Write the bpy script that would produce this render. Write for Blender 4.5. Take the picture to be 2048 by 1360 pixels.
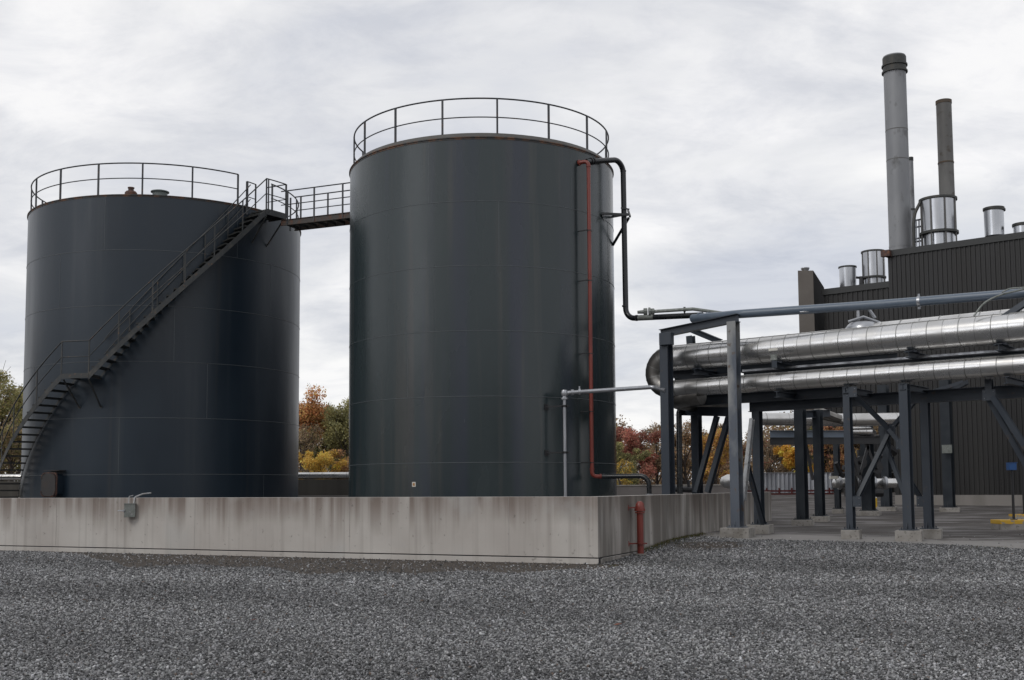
import bpy, math, random
import numpy as np
from math import sin, cos, tan, pi, radians, degrees, hypot, atan2, sqrt
from mathutils import Vector, Matrix

scene = bpy.context.scene
for o in list(bpy.data.objects):
    bpy.data.objects.remove(o, do_unlink=True)
COL = scene.collection
random.seed(7)
NR = np.random.RandomState(7)
V = Vector

# ------------------------------------------------------------------ camera
F_PX, PITCH, ROLL, SHIFT, CAM_H = 2235.26, 0.0774, -0.0061, 122.87, 1.6
fw = V((0, cos(PITCH), sin(PITCH))); up0 = V((0, -sin(PITCH), cos(PITCH))); r0 = V((1, 0, 0))
cr = cos(ROLL) * r0 + sin(ROLL) * up0
cu = -sin(ROLL) * r0 + cos(ROLL) * up0
cam_d = bpy.data.cameras.new("camera")
cam = bpy.data.objects.new("camera", cam_d); COL.objects.link(cam)
M = Matrix((cr, cu, -fw)).transposed().to_4x4(); M.translation = V((0, 0, CAM_H))
cam.matrix_world = M
cam_d.sensor_width = 36.0; cam_d.lens = F_PX / 2048 * 36.0
cam_d.shift_y = SHIFT / 2048.0
cam_d.clip_start = 0.1; cam_d.clip_end = 3000
scene.camera = cam
CAMP = V((0, 0, CAM_H))

# ------------------------------------------------------------------ world (overcast sky) and sun
SUN_AZ, SUN_EL = radians(222), radians(42)
world = bpy.data.worlds.new("World"); scene.world = world; world.use_nodes = True
wn, wl = world.node_tree.nodes, world.node_tree.links
wn.clear()
w_out = wn.new('ShaderNodeOutputWorld'); w_bg = wn.new('ShaderNodeBackground')
w_tc = wn.new('ShaderNodeTexCoord')
w_sep = wn.new('ShaderNodeSeparateXYZ'); wl.new(w_tc.outputs['Generated'], w_sep.inputs[0])
w_add = wn.new('ShaderNodeMath'); w_add.operation = 'ADD'; w_add.inputs[1].default_value = 0.30
w_abs = wn.new('ShaderNodeMath'); w_abs.operation = 'ABSOLUTE'
wl.new(w_sep.outputs['Z'], w_abs.inputs[0]); wl.new(w_abs.outputs[0], w_add.inputs[0])
w_div = wn.new('ShaderNodeVectorMath'); w_div.operation = 'DIVIDE'
w_cmb = wn.new('ShaderNodeCombineXYZ')
for i in range(3): wl.new(w_add.outputs[0], w_cmb.inputs[i])
wl.new(w_tc.outputs['Generated'], w_div.inputs[0]); wl.new(w_cmb.outputs[0], w_div.inputs[1])
def wnoise(scale, detail, rough, off, dist=0.0, stretch=(1, 1, 1)):
    m = wn.new('ShaderNodeMapping'); m.inputs['Location'].default_value = off; m.inputs['Scale'].default_value = stretch
    wl.new(w_div.outputs[0], m.inputs[0])
    n = wn.new('ShaderNodeTexNoise'); n.inputs['Scale'].default_value = scale
    n.inputs['Detail'].default_value = detail; n.inputs['Roughness'].default_value = rough
    n.inputs['Distortion'].default_value = dist
    wl.new(m.outputs[0], n.inputs['Vector']); return n
def wramp(src, stops):
    r = wn.new('ShaderNodeValToRGB'); wl.new(src, r.inputs[0])
    e = r.color_ramp.elements
    while len(e) < len(stops): e.new(0.5)
    for k, (p, c) in enumerate(stops): e[k].position = p; e[k].color = (*c, 1)
    return r
n1 = wnoise(1.9, 7, 0.55, (3.1, 1.7, 0.4), 0.35, (1, 1.15, 1.6))
n2 = wnoise(5.2, 8, 0.66, (9.1, 4.7, 2.4), 0.4, (0.85, 1.3, 1.8))
ra = wramp(n1.outputs[0], [(0.34, (0.66, 0.68, 0.735)), (0.48, (0.775, 0.78, 0.80)), (0.62, (0.96, 0.95, 0.945))])
rb = wramp(n2.outputs[0], [(0.34, (0.845, 0.855, 0.885)), (0.54, (0.98, 0.98, 0.985)), (0.68, (1.0, 1.0, 0.995))])
w_mul = wn.new('ShaderNodeMixRGB'); w_mul.blend_type = 'MULTIPLY'; w_mul.inputs[0].default_value = 1.0
wl.new(ra.outputs[0], w_mul.inputs[1]); wl.new(rb.outputs[0], w_mul.inputs[2])
w_sky = wn.new('ShaderNodeTexSky'); w_sky.sky_type = 'NISHITA'; w_sky.sun_disc = False
w_sky.sun_elevation = SUN_EL; w_sky.sun_rotation = SUN_AZ
w_sc = wn.new('ShaderNodeMixRGB'); w_sc.blend_type = 'MULTIPLY'; w_sc.inputs[0].default_value = 1
w_sc.inputs[2].default_value = (0.1, 0.1, 0.1, 1); wl.new(w_sky.outputs[0], w_sc.inputs[1])
w_mix = wn.new('ShaderNodeMixRGB'); w_mix.inputs[0].default_value = 0.93
wl.new(w_sc.outputs[0], w_mix.inputs[1]); wl.new(w_mul.outputs[0], w_mix.inputs[2])
# unseen bright patch added low behind the camera, for bands reflected in the tanks
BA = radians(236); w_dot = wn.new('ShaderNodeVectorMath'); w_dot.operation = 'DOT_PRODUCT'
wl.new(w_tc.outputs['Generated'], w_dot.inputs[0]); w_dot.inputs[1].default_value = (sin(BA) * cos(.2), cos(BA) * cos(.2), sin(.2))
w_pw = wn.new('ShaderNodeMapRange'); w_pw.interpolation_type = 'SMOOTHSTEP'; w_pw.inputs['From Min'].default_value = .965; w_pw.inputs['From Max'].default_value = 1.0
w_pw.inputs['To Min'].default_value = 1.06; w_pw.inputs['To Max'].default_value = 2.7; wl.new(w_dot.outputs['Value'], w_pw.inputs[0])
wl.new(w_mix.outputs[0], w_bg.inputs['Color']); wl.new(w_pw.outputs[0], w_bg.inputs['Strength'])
wl.new(w_bg.outputs[0], w_out.inputs[0])

sun_d = bpy.data.lights.new("sun", 'SUN'); sun_d.energy = 0.7; sun_d.angle = radians(18); sun_d.color = (1.0, 0.97, 0.92)
sun = bpy.data.objects.new("sun", sun_d); COL.objects.link(sun)
sdir = V((sin(SUN_AZ) * cos(SUN_EL), cos(SUN_AZ) * cos(SUN_EL), sin(SUN_EL)))
sun.rotation_euler = sdir.to_track_quat('Z', 'Y').to_euler(); sun.location = (0, -10, 40)

scene.view_settings.view_transform = 'Standard'; scene.view_settings.look = 'None'
scene.view_settings.exposure = 0.0; scene.view_settings.gamma = 1.0
scene.render.engine = 'CYCLES'
scene.cycles.max_bounces = 6

# ------------------------------------------------------------------ placing helpers
def ray(u, v):
    return (u - 1024) / F_PX * cr - (v - 680 - SHIFT) / F_PX * cu + fw
def P(u, v, y):                    # point at world depth y
    d = ray(u, v); return CAMP + d * (y / d.y)
def Z(u, v, y): return P(u, v, y).z
TAN = lambda u: (u - 1024) / F_PX
T1 = V((-12.67, 40.77, 0)); R1 = 4.788; ZT1 = 11.264
T2 = V((-0.917, 34.937, 0)); R2 = 4.151; ZT2 = 11.459
COURSE = 1.83
def pol(c, R, deg, z):             # 0 deg faces the camera side (-y), positive to +x
    a = radians(deg); return V((c.x + R * sin(a), c.y - R * cos(a), z))
def sstep(t):
    t = max(0.0, min(1.0, t)); return t * t * (3 - 2 * t)
WX, WY, WA = 1.786, 23.581, 0.4196
WL = V((-cos(WA), sin(WA), 0)); WR = V((sin(WA), cos(WA), 0)); WC = V((WX, WY, 0)); WTOP = 1.4127
def gh(x, y):                      # ground height
    q = (x - WX) * WR.x + (y - WY) * WR.y
    base = 0.25 + 0.0088 * (min(y, 62) - 28)
    h = base * sstep(q / 6.0)
    h += 0.5 * sstep((y - 60) / 18.0)
    if y > 80: h += (y - 80) * 0.006
    h += 0.012 * sin(x * 0.9 + 0.6 * sin(y * 0.7)) * (1 if y < 21 else 0) * min(1, max(0, (21 - y) / 2))
    return h

# ------------------------------------------------------------------ mesh builder
class MB:
    def __init__(s): s.v = []; s.f = []
    def add(s, vs, fs):
        n = len(s.v); s.v += [tuple(a) for a in vs]; s.f += [tuple(i + n for i in f) for f in fs]
    def box(s, c, sx, sy, sz, ax=V((1, 0, 0)), az=V((0, 0, 1))):
        ax = ax.normalized(); az = az.normalized(); ay = az.cross(ax); c = V(c)
        vs = [c + ax * (i * sx / 2) + ay * (j * sy / 2) + az * (k * sz / 2) for i in (-1, 1) for j in (-1, 1) for k in (-1, 1)]
        s.add(vs, [(0, 1, 3, 2), (4, 6, 7, 5), (0, 4, 5, 1), (2, 3, 7, 6), (0, 2, 6, 4), (1, 5, 7, 3)])
        return s
    def bar(s, p0, p1, w, h, n=None):     # rectangular bar; n is the direction of h
        p0, p1 = V(p0), V(p1); d = (p1 - p0); L = d.length; d.normalize()
        if n is None: n = V((0, 0, 1)) if abs(d.z) < 0.95 else V((0, 1, 0))
        n = (n - d * n.dot(d)).normalized(); a = d.cross(n)
        vs = [p + a * (i * w / 2) + n * (j * h / 2) for p in (p0, p1) for i, j in ((-1, -1), (1, -1), (1, 1), (-1, 1))]
        s.add(vs, [(0, 1, 2, 3), (7, 6, 5, 4), (0, 4, 5, 1), (1, 5, 6, 2), (2, 6, 7, 3), (3, 7, 4, 0)])
        return s
    def ibeam(s, p0, p1, depth, width, n, tf=0.016, tw=0.011):
        p0, p1 = V(p0), V(p1); d = (p1 - p0).normalized(); n = (n - d * n.dot(d)).normalized()
        for sg in (-1, 1):
            o = n * (sg * (depth - tf) / 2); s.bar(p0 + o, p1 + o, width, tf, n)
        s.bar(p0, p1, tw, depth - 2 * tf, n); return s
    def tube(s, pts, r, seg=12, cap=True):
        pts = [V(p) for p in pts]
        rs = r if isinstance(r, (list, tuple)) else [r] * len(pts)
        t0 = (pts[1] - pts[0]).normalized()
        n = t0.orthogonal().normalized(); prev = t0; vs = []
        for i, p in enumerate(pts):
            if i == 0: t = t0
            elif i == len(pts) - 1: t = (pts[i] - pts[i - 1]).normalized()
            else: t = ((pts[i + 1] - pts[i]).normalized() + (pts[i] - pts[i - 1]).normalized()).normalized()
            q = prev.rotation_difference(t); n = q @ n; n = (n - t * n.dot(t)).normalized(); b = t.cross(n); prev = t
            for k in range(seg):
                a = 2 * pi * k / seg; vs.append(p + (n * cos(a) + b * sin(a)) * rs[i])
        fs = []
        for i in range(len(pts) - 1):
            for k in range(seg):
                k2 = (k + 1) % seg; fs.append((i * seg + k, i * seg + k2, (i + 1) * seg + k2, (i + 1) * seg + k))
        if cap:
            fs.append(tuple(range(seg - 1, -1, -1))); m = (len(pts) - 1) * seg; fs.append(tuple(m + k for k in range(seg)))
        s.add(vs, fs); return s
    def lathe(s, c, prof, seg=48, a0=0, a1=360, axis=None, xd=None):
        c = V(c); closed = abs(a1 - a0 - 360) < 1e-6; n = seg if closed else seg + 1
        if axis is None: axis = V((0, 0, 1)); xd = V((0, -1, 0)); yd = V((1, 0, 0))
        else:
            axis = axis.normalized(); xd = axis.orthogonal().normalized(); yd = axis.cross(xd)
        vs = []
        for r, z in prof:
            for k in range(n):
                a = radians(a0 + (a1 - a0) * k / seg); vs.append(c + (xd * cos(a) + yd * sin(a)) * r + axis * z)
        fs = []
        for i in range(len(prof) - 1):
            for k in range(seg):
                k2 = (k + 1) % n; fs.append((i * n + k, i * n + k2, (i + 1) * n + k2, (i + 1) * n + k))
        s.add(vs, fs); return s
    def disc(s, c, r, nrm, th=0.01, seg=20):
        nrm = nrm.normalized(); s.tube([V(c) - nrm * th / 2, V(c) + nrm * th / 2], r, seg); return s
    def poly(s, vs, h=None):             # flat polygon, optional extrude vector h
        n = len(vs); vs = [V(a) for a in vs]
        if h is None: s.add(vs, [tuple(range(n))]); return s
        s.add(vs + [a + h for a in vs], [tuple(range(n - 1, -1, -1)), tuple(range(n, 2 * n))] + [(i, (i + 1) % n, n + (i + 1) % n, n + i) for i in range(n)])
        return s
    def build(s, name, mat, parent=None, base=None, smooth=35, bevel=0):
        me = bpy.data.meshes.new(name)
        off = V((0, 0, 0))
        if parent is not None: off = WORLD[parent.name]
        elif base is not None: off = V(base)
        me.from_pydata([(a[0] - off.x, a[1] - off.y, a[2] - off.z) for a in s.v], [], s.f)
        me.materials.append(mat)
        import bmesh
        bm = bmesh.new(); bm.from_mesh(me); bmesh.ops.recalc_face_normals(bm, faces=bm.faces); bm.to_mesh(me); bm.free()
        if smooth:
            me.polygons.foreach_set('use_smooth', [True] * len(me.polygons)); me.set_sharp_from_angle(angle=radians(smooth))
        me.update()
        o = bpy.data.objects.new(name, me); COL.objects.link(o)
        if bevel:
            m = o.modifiers.new('bevel', 'BEVEL'); m.width = bevel; m.segments = 2; m.limit_method = 'ANGLE'
        if parent is not None: o.parent = parent; WORLD[o.name] = off.copy()
        else: o.location = off; WORLD[o.name] = off.copy()
        return o
WORLD = {}
def thing(name, label, cat, loc, group=None):
    o = bpy.data.objects.new(name, None); COL.objects.link(o); o.location = loc
    WORLD[o.name] = V(loc); o['label'] = label; o['category'] = cat
    if group: o['group'] = group
    return o
def tag(o, label, cat, group=None):
    o['label'] = label; o['category'] = cat
    if group: o['group'] = group
    return o
def fillet(pts, r, n=7):
    pts = [V(p) for p in pts]; rs = r if isinstance(r, (list, tuple)) else [r] * len(pts); out = [pts[0]]
    for i in range(1, len(pts) - 1):
        a = (pts[i - 1] - pts[i]); b = (pts[i + 1] - pts[i]); la, lb = a.length, b.length; a.normalize(); b.normalize()
        ang = a.angle(b)
        if ang > 3.1: out.append(pts[i]); continue
        d = min(rs[i] / tan(ang / 2), la * 0.49, lb * 0.49); rr = d * tan(ang / 2)
        c = pts[i] + (a + b).normalized() * (rr / sin(ang / 2))
        s0 = pts[i] + a * d - c; s1 = pts[i] + b * d - c; tot = s0.angle(s1); ax = s0.cross(s1).normalized()
        for k in range(n + 1): out.append(c + Matrix.Rotation(tot * k / n, 3, ax) @ s0)
    out.append(pts[-1]); return out
def along(path, step, start=0.0):
    out = []; acc = 0; nxt = start
    for a, b in zip(path[:-1], path[1:]):
        L = (b - a).length; d = (b - a).normalized()
        while nxt <= acc + L: out.append((a + d * (nxt - acc), d)); nxt += step
        acc += L
    return out

# ------------------------------------------------------------------ materials
def mat(name, col, rough=0.6, metal=0.0, spec=0.5, noise=None, bump=None, coat=0.0):
    """noise: list of (scale, stretch, lo, hi, color, detail) stains mixed over the base; bump: (scale, strength, dist, stretch)"""
    m = bpy.data.materials.new(name); m.use_nodes = True; n, l = m.node_tree.nodes, m.node_tree.links
    b = n['Principled BSDF']
    b.inputs['Base Color'].default_value = (*col, 1); b.inputs['Roughness'].default_value = rough
    b.inputs['Metallic'].default_value = metal; b.inputs['Specular IOR Level'].default_value = spec
    if coat: b.inputs['Coat Weight'].default_value = coat; b.inputs['Coat Roughness'].default_value = 0.15
    geo = n.new('ShaderNodeNewGeometry'); cur = None
    def tex(scale, stretch, detail=4, off=0.0):
        mp = n.new('ShaderNodeMapping'); mp.inputs['Scale'].default_value = stretch; mp.inputs['Location'].default_value = (off, off, off)
        l.new(geo.outputs['Position'], mp.inputs[0])
        t = n.new('ShaderNodeTexNoise'); t.inputs['Scale'].default_value = scale; t.inputs['Detail'].default_value = detail
        l.new(mp.outputs[0], t.inputs['Vector']); return t
    rgb = n.new('ShaderNodeRGB'); rgb.outputs[0].default_value = (*col, 1); cur = rgb.outputs[0]
    rfac = None
    for i, (sc, st, lo, hi, c, det) in enumerate(noise or []):
        t = tex(sc, st, det, i * 3.7)
        mr = n.new('ShaderNodeMapRange'); mr.inputs['From Min'].default_value = lo; mr.inputs['From Max'].default_value = hi
        l.new(t.outputs[0], mr.inputs[0])
        mx = n.new('ShaderNodeMixRGB'); mx.inputs[2].default_value = (*c, 1)
        l.new(mr.outputs[0], mx.inputs[0]); l.new(cur, mx.inputs[1]); cur = mx.outputs[0]
        if i == 0: rfac = mr.outputs[0]
    l.new(cur, b.inputs['Base Color'])
    if rfac is not None:
        mr = n.new('ShaderNodeMapRange'); mr.inputs['To Min'].default_value = max(0.02, rough - 0.06); mr.inputs['To Max'].default_value = min(1, rough + 0.1)
        l.new(rfac, mr.inputs[0]); l.new(mr.outputs[0], b.inputs['Roughness'])
    if bump:
        sc, stg, dist, st = bump
        t = tex(sc, st, 5, 11.0); bp = n.new('ShaderNodeBump'); bp.inputs['Strength'].default_value = stg; bp.inputs['Distance'].default_value = dist
        l.new(t.outputs[0], bp.inputs['Height']); l.new(bp.outputs[0], b.inputs['Normal'])
    return m
U = (1, 1, 1); VS = (1, 1, 0.08)
M_TANK2 = mat('tank_paint_green_grey', (0.022, 0.033, 0.036), 0.24, 0, 0.5,
              [(0.7, (1, 1, .25), .35, .7, (.030, .042, .045), 4), (1.1, (1, 1, .03), .52, .66, (.030, .037, .052), 3), (3.0, (1, 1, .04), .55, .72, (.046, .051, .050), 4), (1.4, (1, 1, .02), .60, .70, (.052, .050, .047), 2)], (0.8, .42, .04, (1, 1, .45)))
M_TANK1 = mat('tank_paint_navy_grey', (0.010, 0.0185, 0.029), 0.36, 0, 0.45,
              [(0.6, (1, 1, .25), .35, .7, (.014, .025, .038), 4), (2.6, (1, 1, .04), .54, .74, (.026, .035, .044), 4), (1.3, (1, 1, .02), .60, .70, (.034, .036, .038), 2)], (0.7, .42, .04, (1, 1, .45)))
M_WELD = mat('painted_weld_bead', (0.095, 0.108, 0.115), 0.42)
M_RIM = mat('rusty_rim_paint', (0.03, 0.03, 0.03), 0.55, 0, .5, [(4, U, .44, .60, (.15, .075, .042), 4)])
M_ROOF = mat('tank_roof_paint', (0.075, 0.072, 0.066), 0.5, 0, .5, [(3, U, .4, .7, (.075, .07, .062), 4)])
M_RAIL = mat('dark_rail_paint', (0.022, 0.025, 0.03), 0.45, 0, .5, [(5, U, .6, .75, (.09, .055, .04), 4)])
M_STAIR = mat('stair_steel_paint', (0.030, 0.033, 0.034), 0.5, 0, .5, [(4, U, .5, .75, (.075, .07, .06), 4), (9, U, .62, .72, (.12, .07, .04), 4)])
M_TREAD = mat('grating_tread_steel', (0.012, 0.013, 0.012), 0.6, 0, .5, [(6, U, .5, .75, (.026, .025, .022), 4)])
M_BLACK = mat('black_pipe_paint', (0.010, 0.012, 0.014), 0.32, 0, .5, [(4, U, .5, .8, (.02, .022, .025), 3)])
M_RED = mat('red_pipe_paint', (0.19, 0.036, 0.025), 0.42, 0, .5, [(3, (1, 1, .4), .45, .75, (.14, .022, .018), 4), (14, U, .62, .75, (.09, .03, .02), 3)])
M_SILV = mat('bare_steel_pipe', (0.42, 0.43, 0.45), 0.34, 0.75, .5, [(5, (1, 1, .3), .4, .7, (.32, .33, .35), 4)])
M_CLAD = mat('aluminium_pipe_cladding', (0.66, 0.655, 0.645), 0.30, 0.93, .5, [(1.3, U, .42, .72, (.52, .51, .49), 4), (9, U, .6, .85, (.55, .53, .50), 3)], (1.6, .22, .02, U))
M_CLADD = mat('reflection_darkened_cladding', (0.27, 0.26, 0.245), 0.38, 0.9, .5, [(2, U, .4, .7, (.13, .12, .11), 4)])  # cladding with the elbow's dark reflections put into its colour
M_CLADSEAM = mat('cladding_band', (0.30, 0.30, 0.29), 0.4, 0.9)
M_STEEL = mat('blue_grey_structural_paint', (0.029, 0.038, 0.052), 0.50, 0, .5, [(1.6, (1, 1, .5), .42, .7, (.045, .054, .067), 4), (7, U, .64, .74, (.07, .055, .047), 4)])
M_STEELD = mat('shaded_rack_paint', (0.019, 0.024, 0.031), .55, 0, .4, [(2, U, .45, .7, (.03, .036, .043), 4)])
M_STEELW = mat('weathered_light_steel_paint', (0.095, 0.11, 0.135), 0.5, 0, .5, [(1.1, (1, 1, .6), .48, .60, (.26, .265, .265), 4), (5, U, .60, .68, (.12, .09, .07), 4)])
M_GALV = mat('galvanised_brace', (0.36, 0.37, 0.38), 0.5, .3, .5, [(9, U, .45, .7, (.28, .27, .26), 4)])
M_BLUEP = mat('blue_grey_pipe_paint', (0.10, 0.13, 0.17), 0.38, 0, .5, [(2, U, .45, .75, (.14, .17, .21), 4)])
M_STACK = mat('dull_galvanised_stack', (0.19, 0.195, 0.205), 0.5, .25, .5, [(0.7, (1, 1, .3), .40, .62, (.27, .275, .285), 6), (2.3, (1, 1, .5), .58, .75, (.10, .10, .10), 4)])
M_STACKD = mat('sooty_stack_steel', (0.105, 0.102, 0.098), 0.6, .1, .5, [(1.2, (1, 1, .3), .42, .62, (.16, .158, .152), 6), (2.0, U, .58, .7, (.07, .06, .05), 5)])
M_LIP = mat('rust_tinged_lip', (.085, .068, .052), .7, 0, .3, [(3, U, .45, .7, (.11, .07, .045), 4)])
M_VENT = mat('shiny_vent_steel', (0.50, 0.51, 0.53), 0.28, .9, .5, [(0.8, (1, 1, .3), .42, .68, (.36, .37, .39), 4)], (.7, .3, .05, (1, 1, .3)))
M_COLLAR = mat('dark_collar_steel', (0.035, 0.037, 0.035), 0.6, 0, .5, [(3, U, .5, .7, (.07, .065, .055), 4)])
M_TOWER = mat('tan_tower_panel', (0.14, 0.125, 0.112), 0.8, 0, .3, [(1.0, U, .4, .7, (.16, .145, .13), 4)])
M_PAD = mat('footing_concrete', (0.30, 0.285, 0.265), 0.9, 0, .3, [(3, U, .45, .7, (.20, .185, .165), 5), (14, U, .58, .7, (.13, .12, .105), 4)], (25, .4, .01, U))
M_PLINTH = mat('plinth_concrete', (0.22, 0.205, 0.19), 0.9, 0, .3, [(1, (1, 1, .3), .45, .7, (.16, .15, .135), 5)])
M_YEL = mat('worn_yellow_paint', (0.55, 0.33, 0.03), 0.6, 0, .4, [(6, U, .56, .62, (.26, .24, .21), 5)])
M_YELC = mat('yellow_plastic', (0.62, 0.38, 0.02), 0.5)
M_BLUE = mat('blue_enamel', (0.006, 0.06, 0.20), 0.45, 0, .5, [(8, U, .5, .8, (.01, .04, .12), 3)])
M_GREYBOX = mat('grey_green_enclosure', (0.20, 0.215, 0.20), 0.5, .2, .5, [(9, U, .45, .7, (.14, .15, .135), 4), (16, U, .6, .7, (.30, .30, .30), 3)])
M_WHITE = mat('off_white_plate', (0.60, 0.58, 0.52), 0.6)
M_ORANGE = mat('brown_orange_print', (0.35, 0.17, 0.05), 0.6)
M_DKMET = mat('dark_fitting', (0.03, 0.03, 0.032), 0.45, .3)
M_RUSTBR = mat('rusty_brown_paint', (0.07, 0.04, 0.034), 0.65, 0, .4, [(8, U, .5, .65, (.16, .075, .045), 4)])
M_DOOR = mat('manway_brown_paint', (0.035, 0.033, 0.033), 0.5, 0, .5, [(5, U, .5, .75, (.05, .04, .035), 4)])
M_REDRAIL = mat('dark_red_paint', (0.085, 0.014, 0.014), 0.55)
M_BACKWALL = mat('rear_wall_concrete', (0.085, 0.08, 0.07), 0.9, 0, .3, [(1.4, VS, .4, .7, (.06, .055, .05), 5)])
M_BACKWALL2 = mat('pale_rear_wall_concrete', (0.17, 0.155, 0.15), 0.9, 0, .3, [(1.4, VS, .4, .7, (.13, .12, .115), 5)])

def wall_mat():
    m = bpy.data.materials.new('stained_cast_concrete'); m.use_nodes = True; n, l = m.node_tree.nodes, m.node_tree.links
    b = n['Principled BSDF']; b.inputs['Roughness'].default_value = .9; b.inputs['Specular IOR Level'].default_value = .25
    geo = n.new('ShaderNodeNewGeometry'); sep = n.new('ShaderNodeSeparateXYZ'); l.new(geo.outputs['Position'], sep.inputs[0])
    def tex(scale, st, det, off=0, dist=0):
        mp = n.new('ShaderNodeMapping'); mp.inputs['Scale'].default_value = st; mp.inputs['Location'].default_value = (off,) * 3
        l.new(geo.outputs['Position'], mp.inputs[0]); t = n.new('ShaderNodeTexNoise'); t.inputs['Scale'].default_value = scale
        t.inputs['Detail'].default_value = det; t.inputs['Distortion'].default_value = dist; l.new(mp.outputs[0], t.inputs['Vector']); return t.outputs[0]
    def rng(src, a, b_, c=0., d=1.):
        r = n.new('ShaderNodeMapRange'); l.new(src, r.inputs[0]); r.inputs['From Min'].default_value = a; r.inputs['From Max'].default_value = b_
        r.inputs['To Min'].default_value = c; r.inputs['To Max'].default_value = d; return r.outputs[0]
    def mul(a, b_):
        r = n.new('ShaderNodeMath'); r.operation = 'MULTIPLY'; l.new(a, r.inputs[0])
        if isinstance(b_, float): r.inputs[1].default_value = b_
        else: l.new(b_, r.inputs[1])
        return r.outputs[0]
    def mix(f, c1, c2):
        r = n.new('ShaderNodeMixRGB'); l.new(f, r.inputs[0])
        if isinstance(c1, tuple): r.inputs[1].default_value = (*c1, 1)
        else: l.new(c1, r.inputs[1])
        r.inputs[2].default_value = (*c2, 1); return r.outputs[0]
    c = mix(rng(tex(.6, U, 5), .35, .7), (.44, .41, .38), (.54, .515, .48))
    # run-off stains hanging from the top edge, each with its own length
    drip = rng(tex(4.2, (1, 1, .022), 8, 2.0), .42, .60)
    length = rng(tex(.9, (1, 1, .02), 3, 7.0), .35, .65, .25, 1.15)
    zt = n.new('ShaderNodeMath'); zt.operation = 'SUBTRACT'; zt.inputs[0].default_value = WTOP; l.new(sep.outputs[2], zt.inputs[1])
    dv = n.new('ShaderNodeMath'); dv.operation = 'DIVIDE'; l.new(zt.outputs[0], dv.inputs[0]); l.new(length, dv.inputs[1])
    fall = rng(dv.outputs[0], 0.0, 1.0, 1.0, 0.0)
    c = mix(mul(mul(drip, fall), .9), c, (.175, .135, .112))
    topb = rng(zt.outputs[0], 0, .6, .75, 0.)
    c = mix(mul(topb, rng(tex(1.1, (1, 1, .3), 4, 5.), .3, .6)), c, (.20, .165, .145))
    c = mix(mul(rng(tex(7, (1, 1, .02), 4, 12.), .52, .76), .38), c, (.22, .195, .175))
    c = mix(mul(rng(tex(9, U, 5, 21.), .66, .74), .5), c, (.12, .11, .10))
    c = mix(mul(rng(tex(.8, U, 5, 31.), .56, .68), .45), c, (.43, .425, .41))
    # the short return face is coloured darker, for its dirt and its shade
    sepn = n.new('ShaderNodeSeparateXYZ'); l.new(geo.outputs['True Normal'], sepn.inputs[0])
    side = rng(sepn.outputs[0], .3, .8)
    grime_shade = rng(tex(2.6, (1, 1, .10), 6, 17.), .36, .60, .15, 1.)
    c = mix(mul(mul(side, grime_shade), .78), c, (.11, .098, .085))
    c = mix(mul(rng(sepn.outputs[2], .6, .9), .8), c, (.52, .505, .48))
    l.new(c, b.inputs['Base Color'])
    bp = n.new('ShaderNodeBump'); bp.inputs['Strength'].default_value = .35; bp.inputs['Distance'].default_value = .01
    l.new(tex(22, (1, 1, .4), 6, 3.), bp.inputs['Height']); l.new(bp.outputs[0], b.inputs['Normal'])
    return m
M_WALL = wall_mat()
M_JOINT = mat('joint_grime', (.20, .18, .16), .9, 0, .2, [(3, (1, 1, .4), .42, .55, (.36, .345, .33), 4)])

def ground_mat():
    m = bpy.data.materials.new('crushed_grey_gravel'); m.use_nodes = True; n, l = m.node_tree.nodes, m.node_tree.links
    b = n['Principled BSDF']; b.inputs['Roughness'].default_value = .8
    geo = n.new('ShaderNodeNewGeometry')
    vo = n.new('ShaderNodeTexVoronoi'); vo.inputs['Scale'].default_value = 48; l.new(geo.outputs['Position'], vo.inputs['Vector'])
    r = n.new('ShaderNodeValToRGB'); s1 = n.new('ShaderNodeSeparateColor'); l.new(vo.outputs['Color'], s1.inputs[0]); l.new(s1.outputs[0], r.inputs[0])
    e = r.color_ramp.elements; e[0].color = (.05, .051, .056, 1); e[1].color = (.22, .223, .235, 1)
    att = n.new('ShaderNodeAttribute'); att.attribute_name = 'cover'
    no = n.new('ShaderNodeTexNoise'); no.inputs['Scale'].default_value = 2.0; no.inputs['Detail'].default_value = 8; l.new(geo.outputs['Position'], no.inputs['Vector'])
    ad = n.new('ShaderNodeMath'); ad.operation = 'ADD'; l.new(att.outputs['Fac'], ad.inputs[0]); l.new(no.outputs[0], ad.inputs[1])
    mr = n.new('ShaderNodeMapRange'); mr.inputs['From Min'].default_value = .9; mr.inputs['From Max'].default_value = 1.15; l.new(ad.outputs[0], mr.inputs[0])
    soil = n.new('ShaderNodeValToRGB'); no2 = n.new('ShaderNodeTexNoise'); no2.inputs['Scale'].default_value = 9; no2.inputs['Detail'].default_value = 8
    l.new(geo.outputs['Position'], no2.inputs['Vector']); l.new(no2.outputs[0], soil.inputs[0])
    e = soil.color_ramp.elements; e[0].position = .38; e[0].color = (.034, .026, .020, 1); e[1].position = .70; e[1].color = (.10, .08, .062, 1)
    mx = n.new('ShaderNodeMixRGB'); l.new(mr.outputs[0], mx.inputs[0]); l.new(r.outputs[0], mx.inputs[1]); l.new(soil.outputs[0], mx.inputs[2])
    l.new(mx.outputs[0], b.inputs['Base Color'])
    bp = n.new('ShaderNodeBump'); bp.inputs['Strength'].default_value = .9; bp.inputs['Distance'].default_value = .02; bp.invert = True
    l.new(vo.outputs['Distance'], bp.inputs['Height']); l.new(bp.outputs[0], b.inputs['Normal'])
    return m
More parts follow.
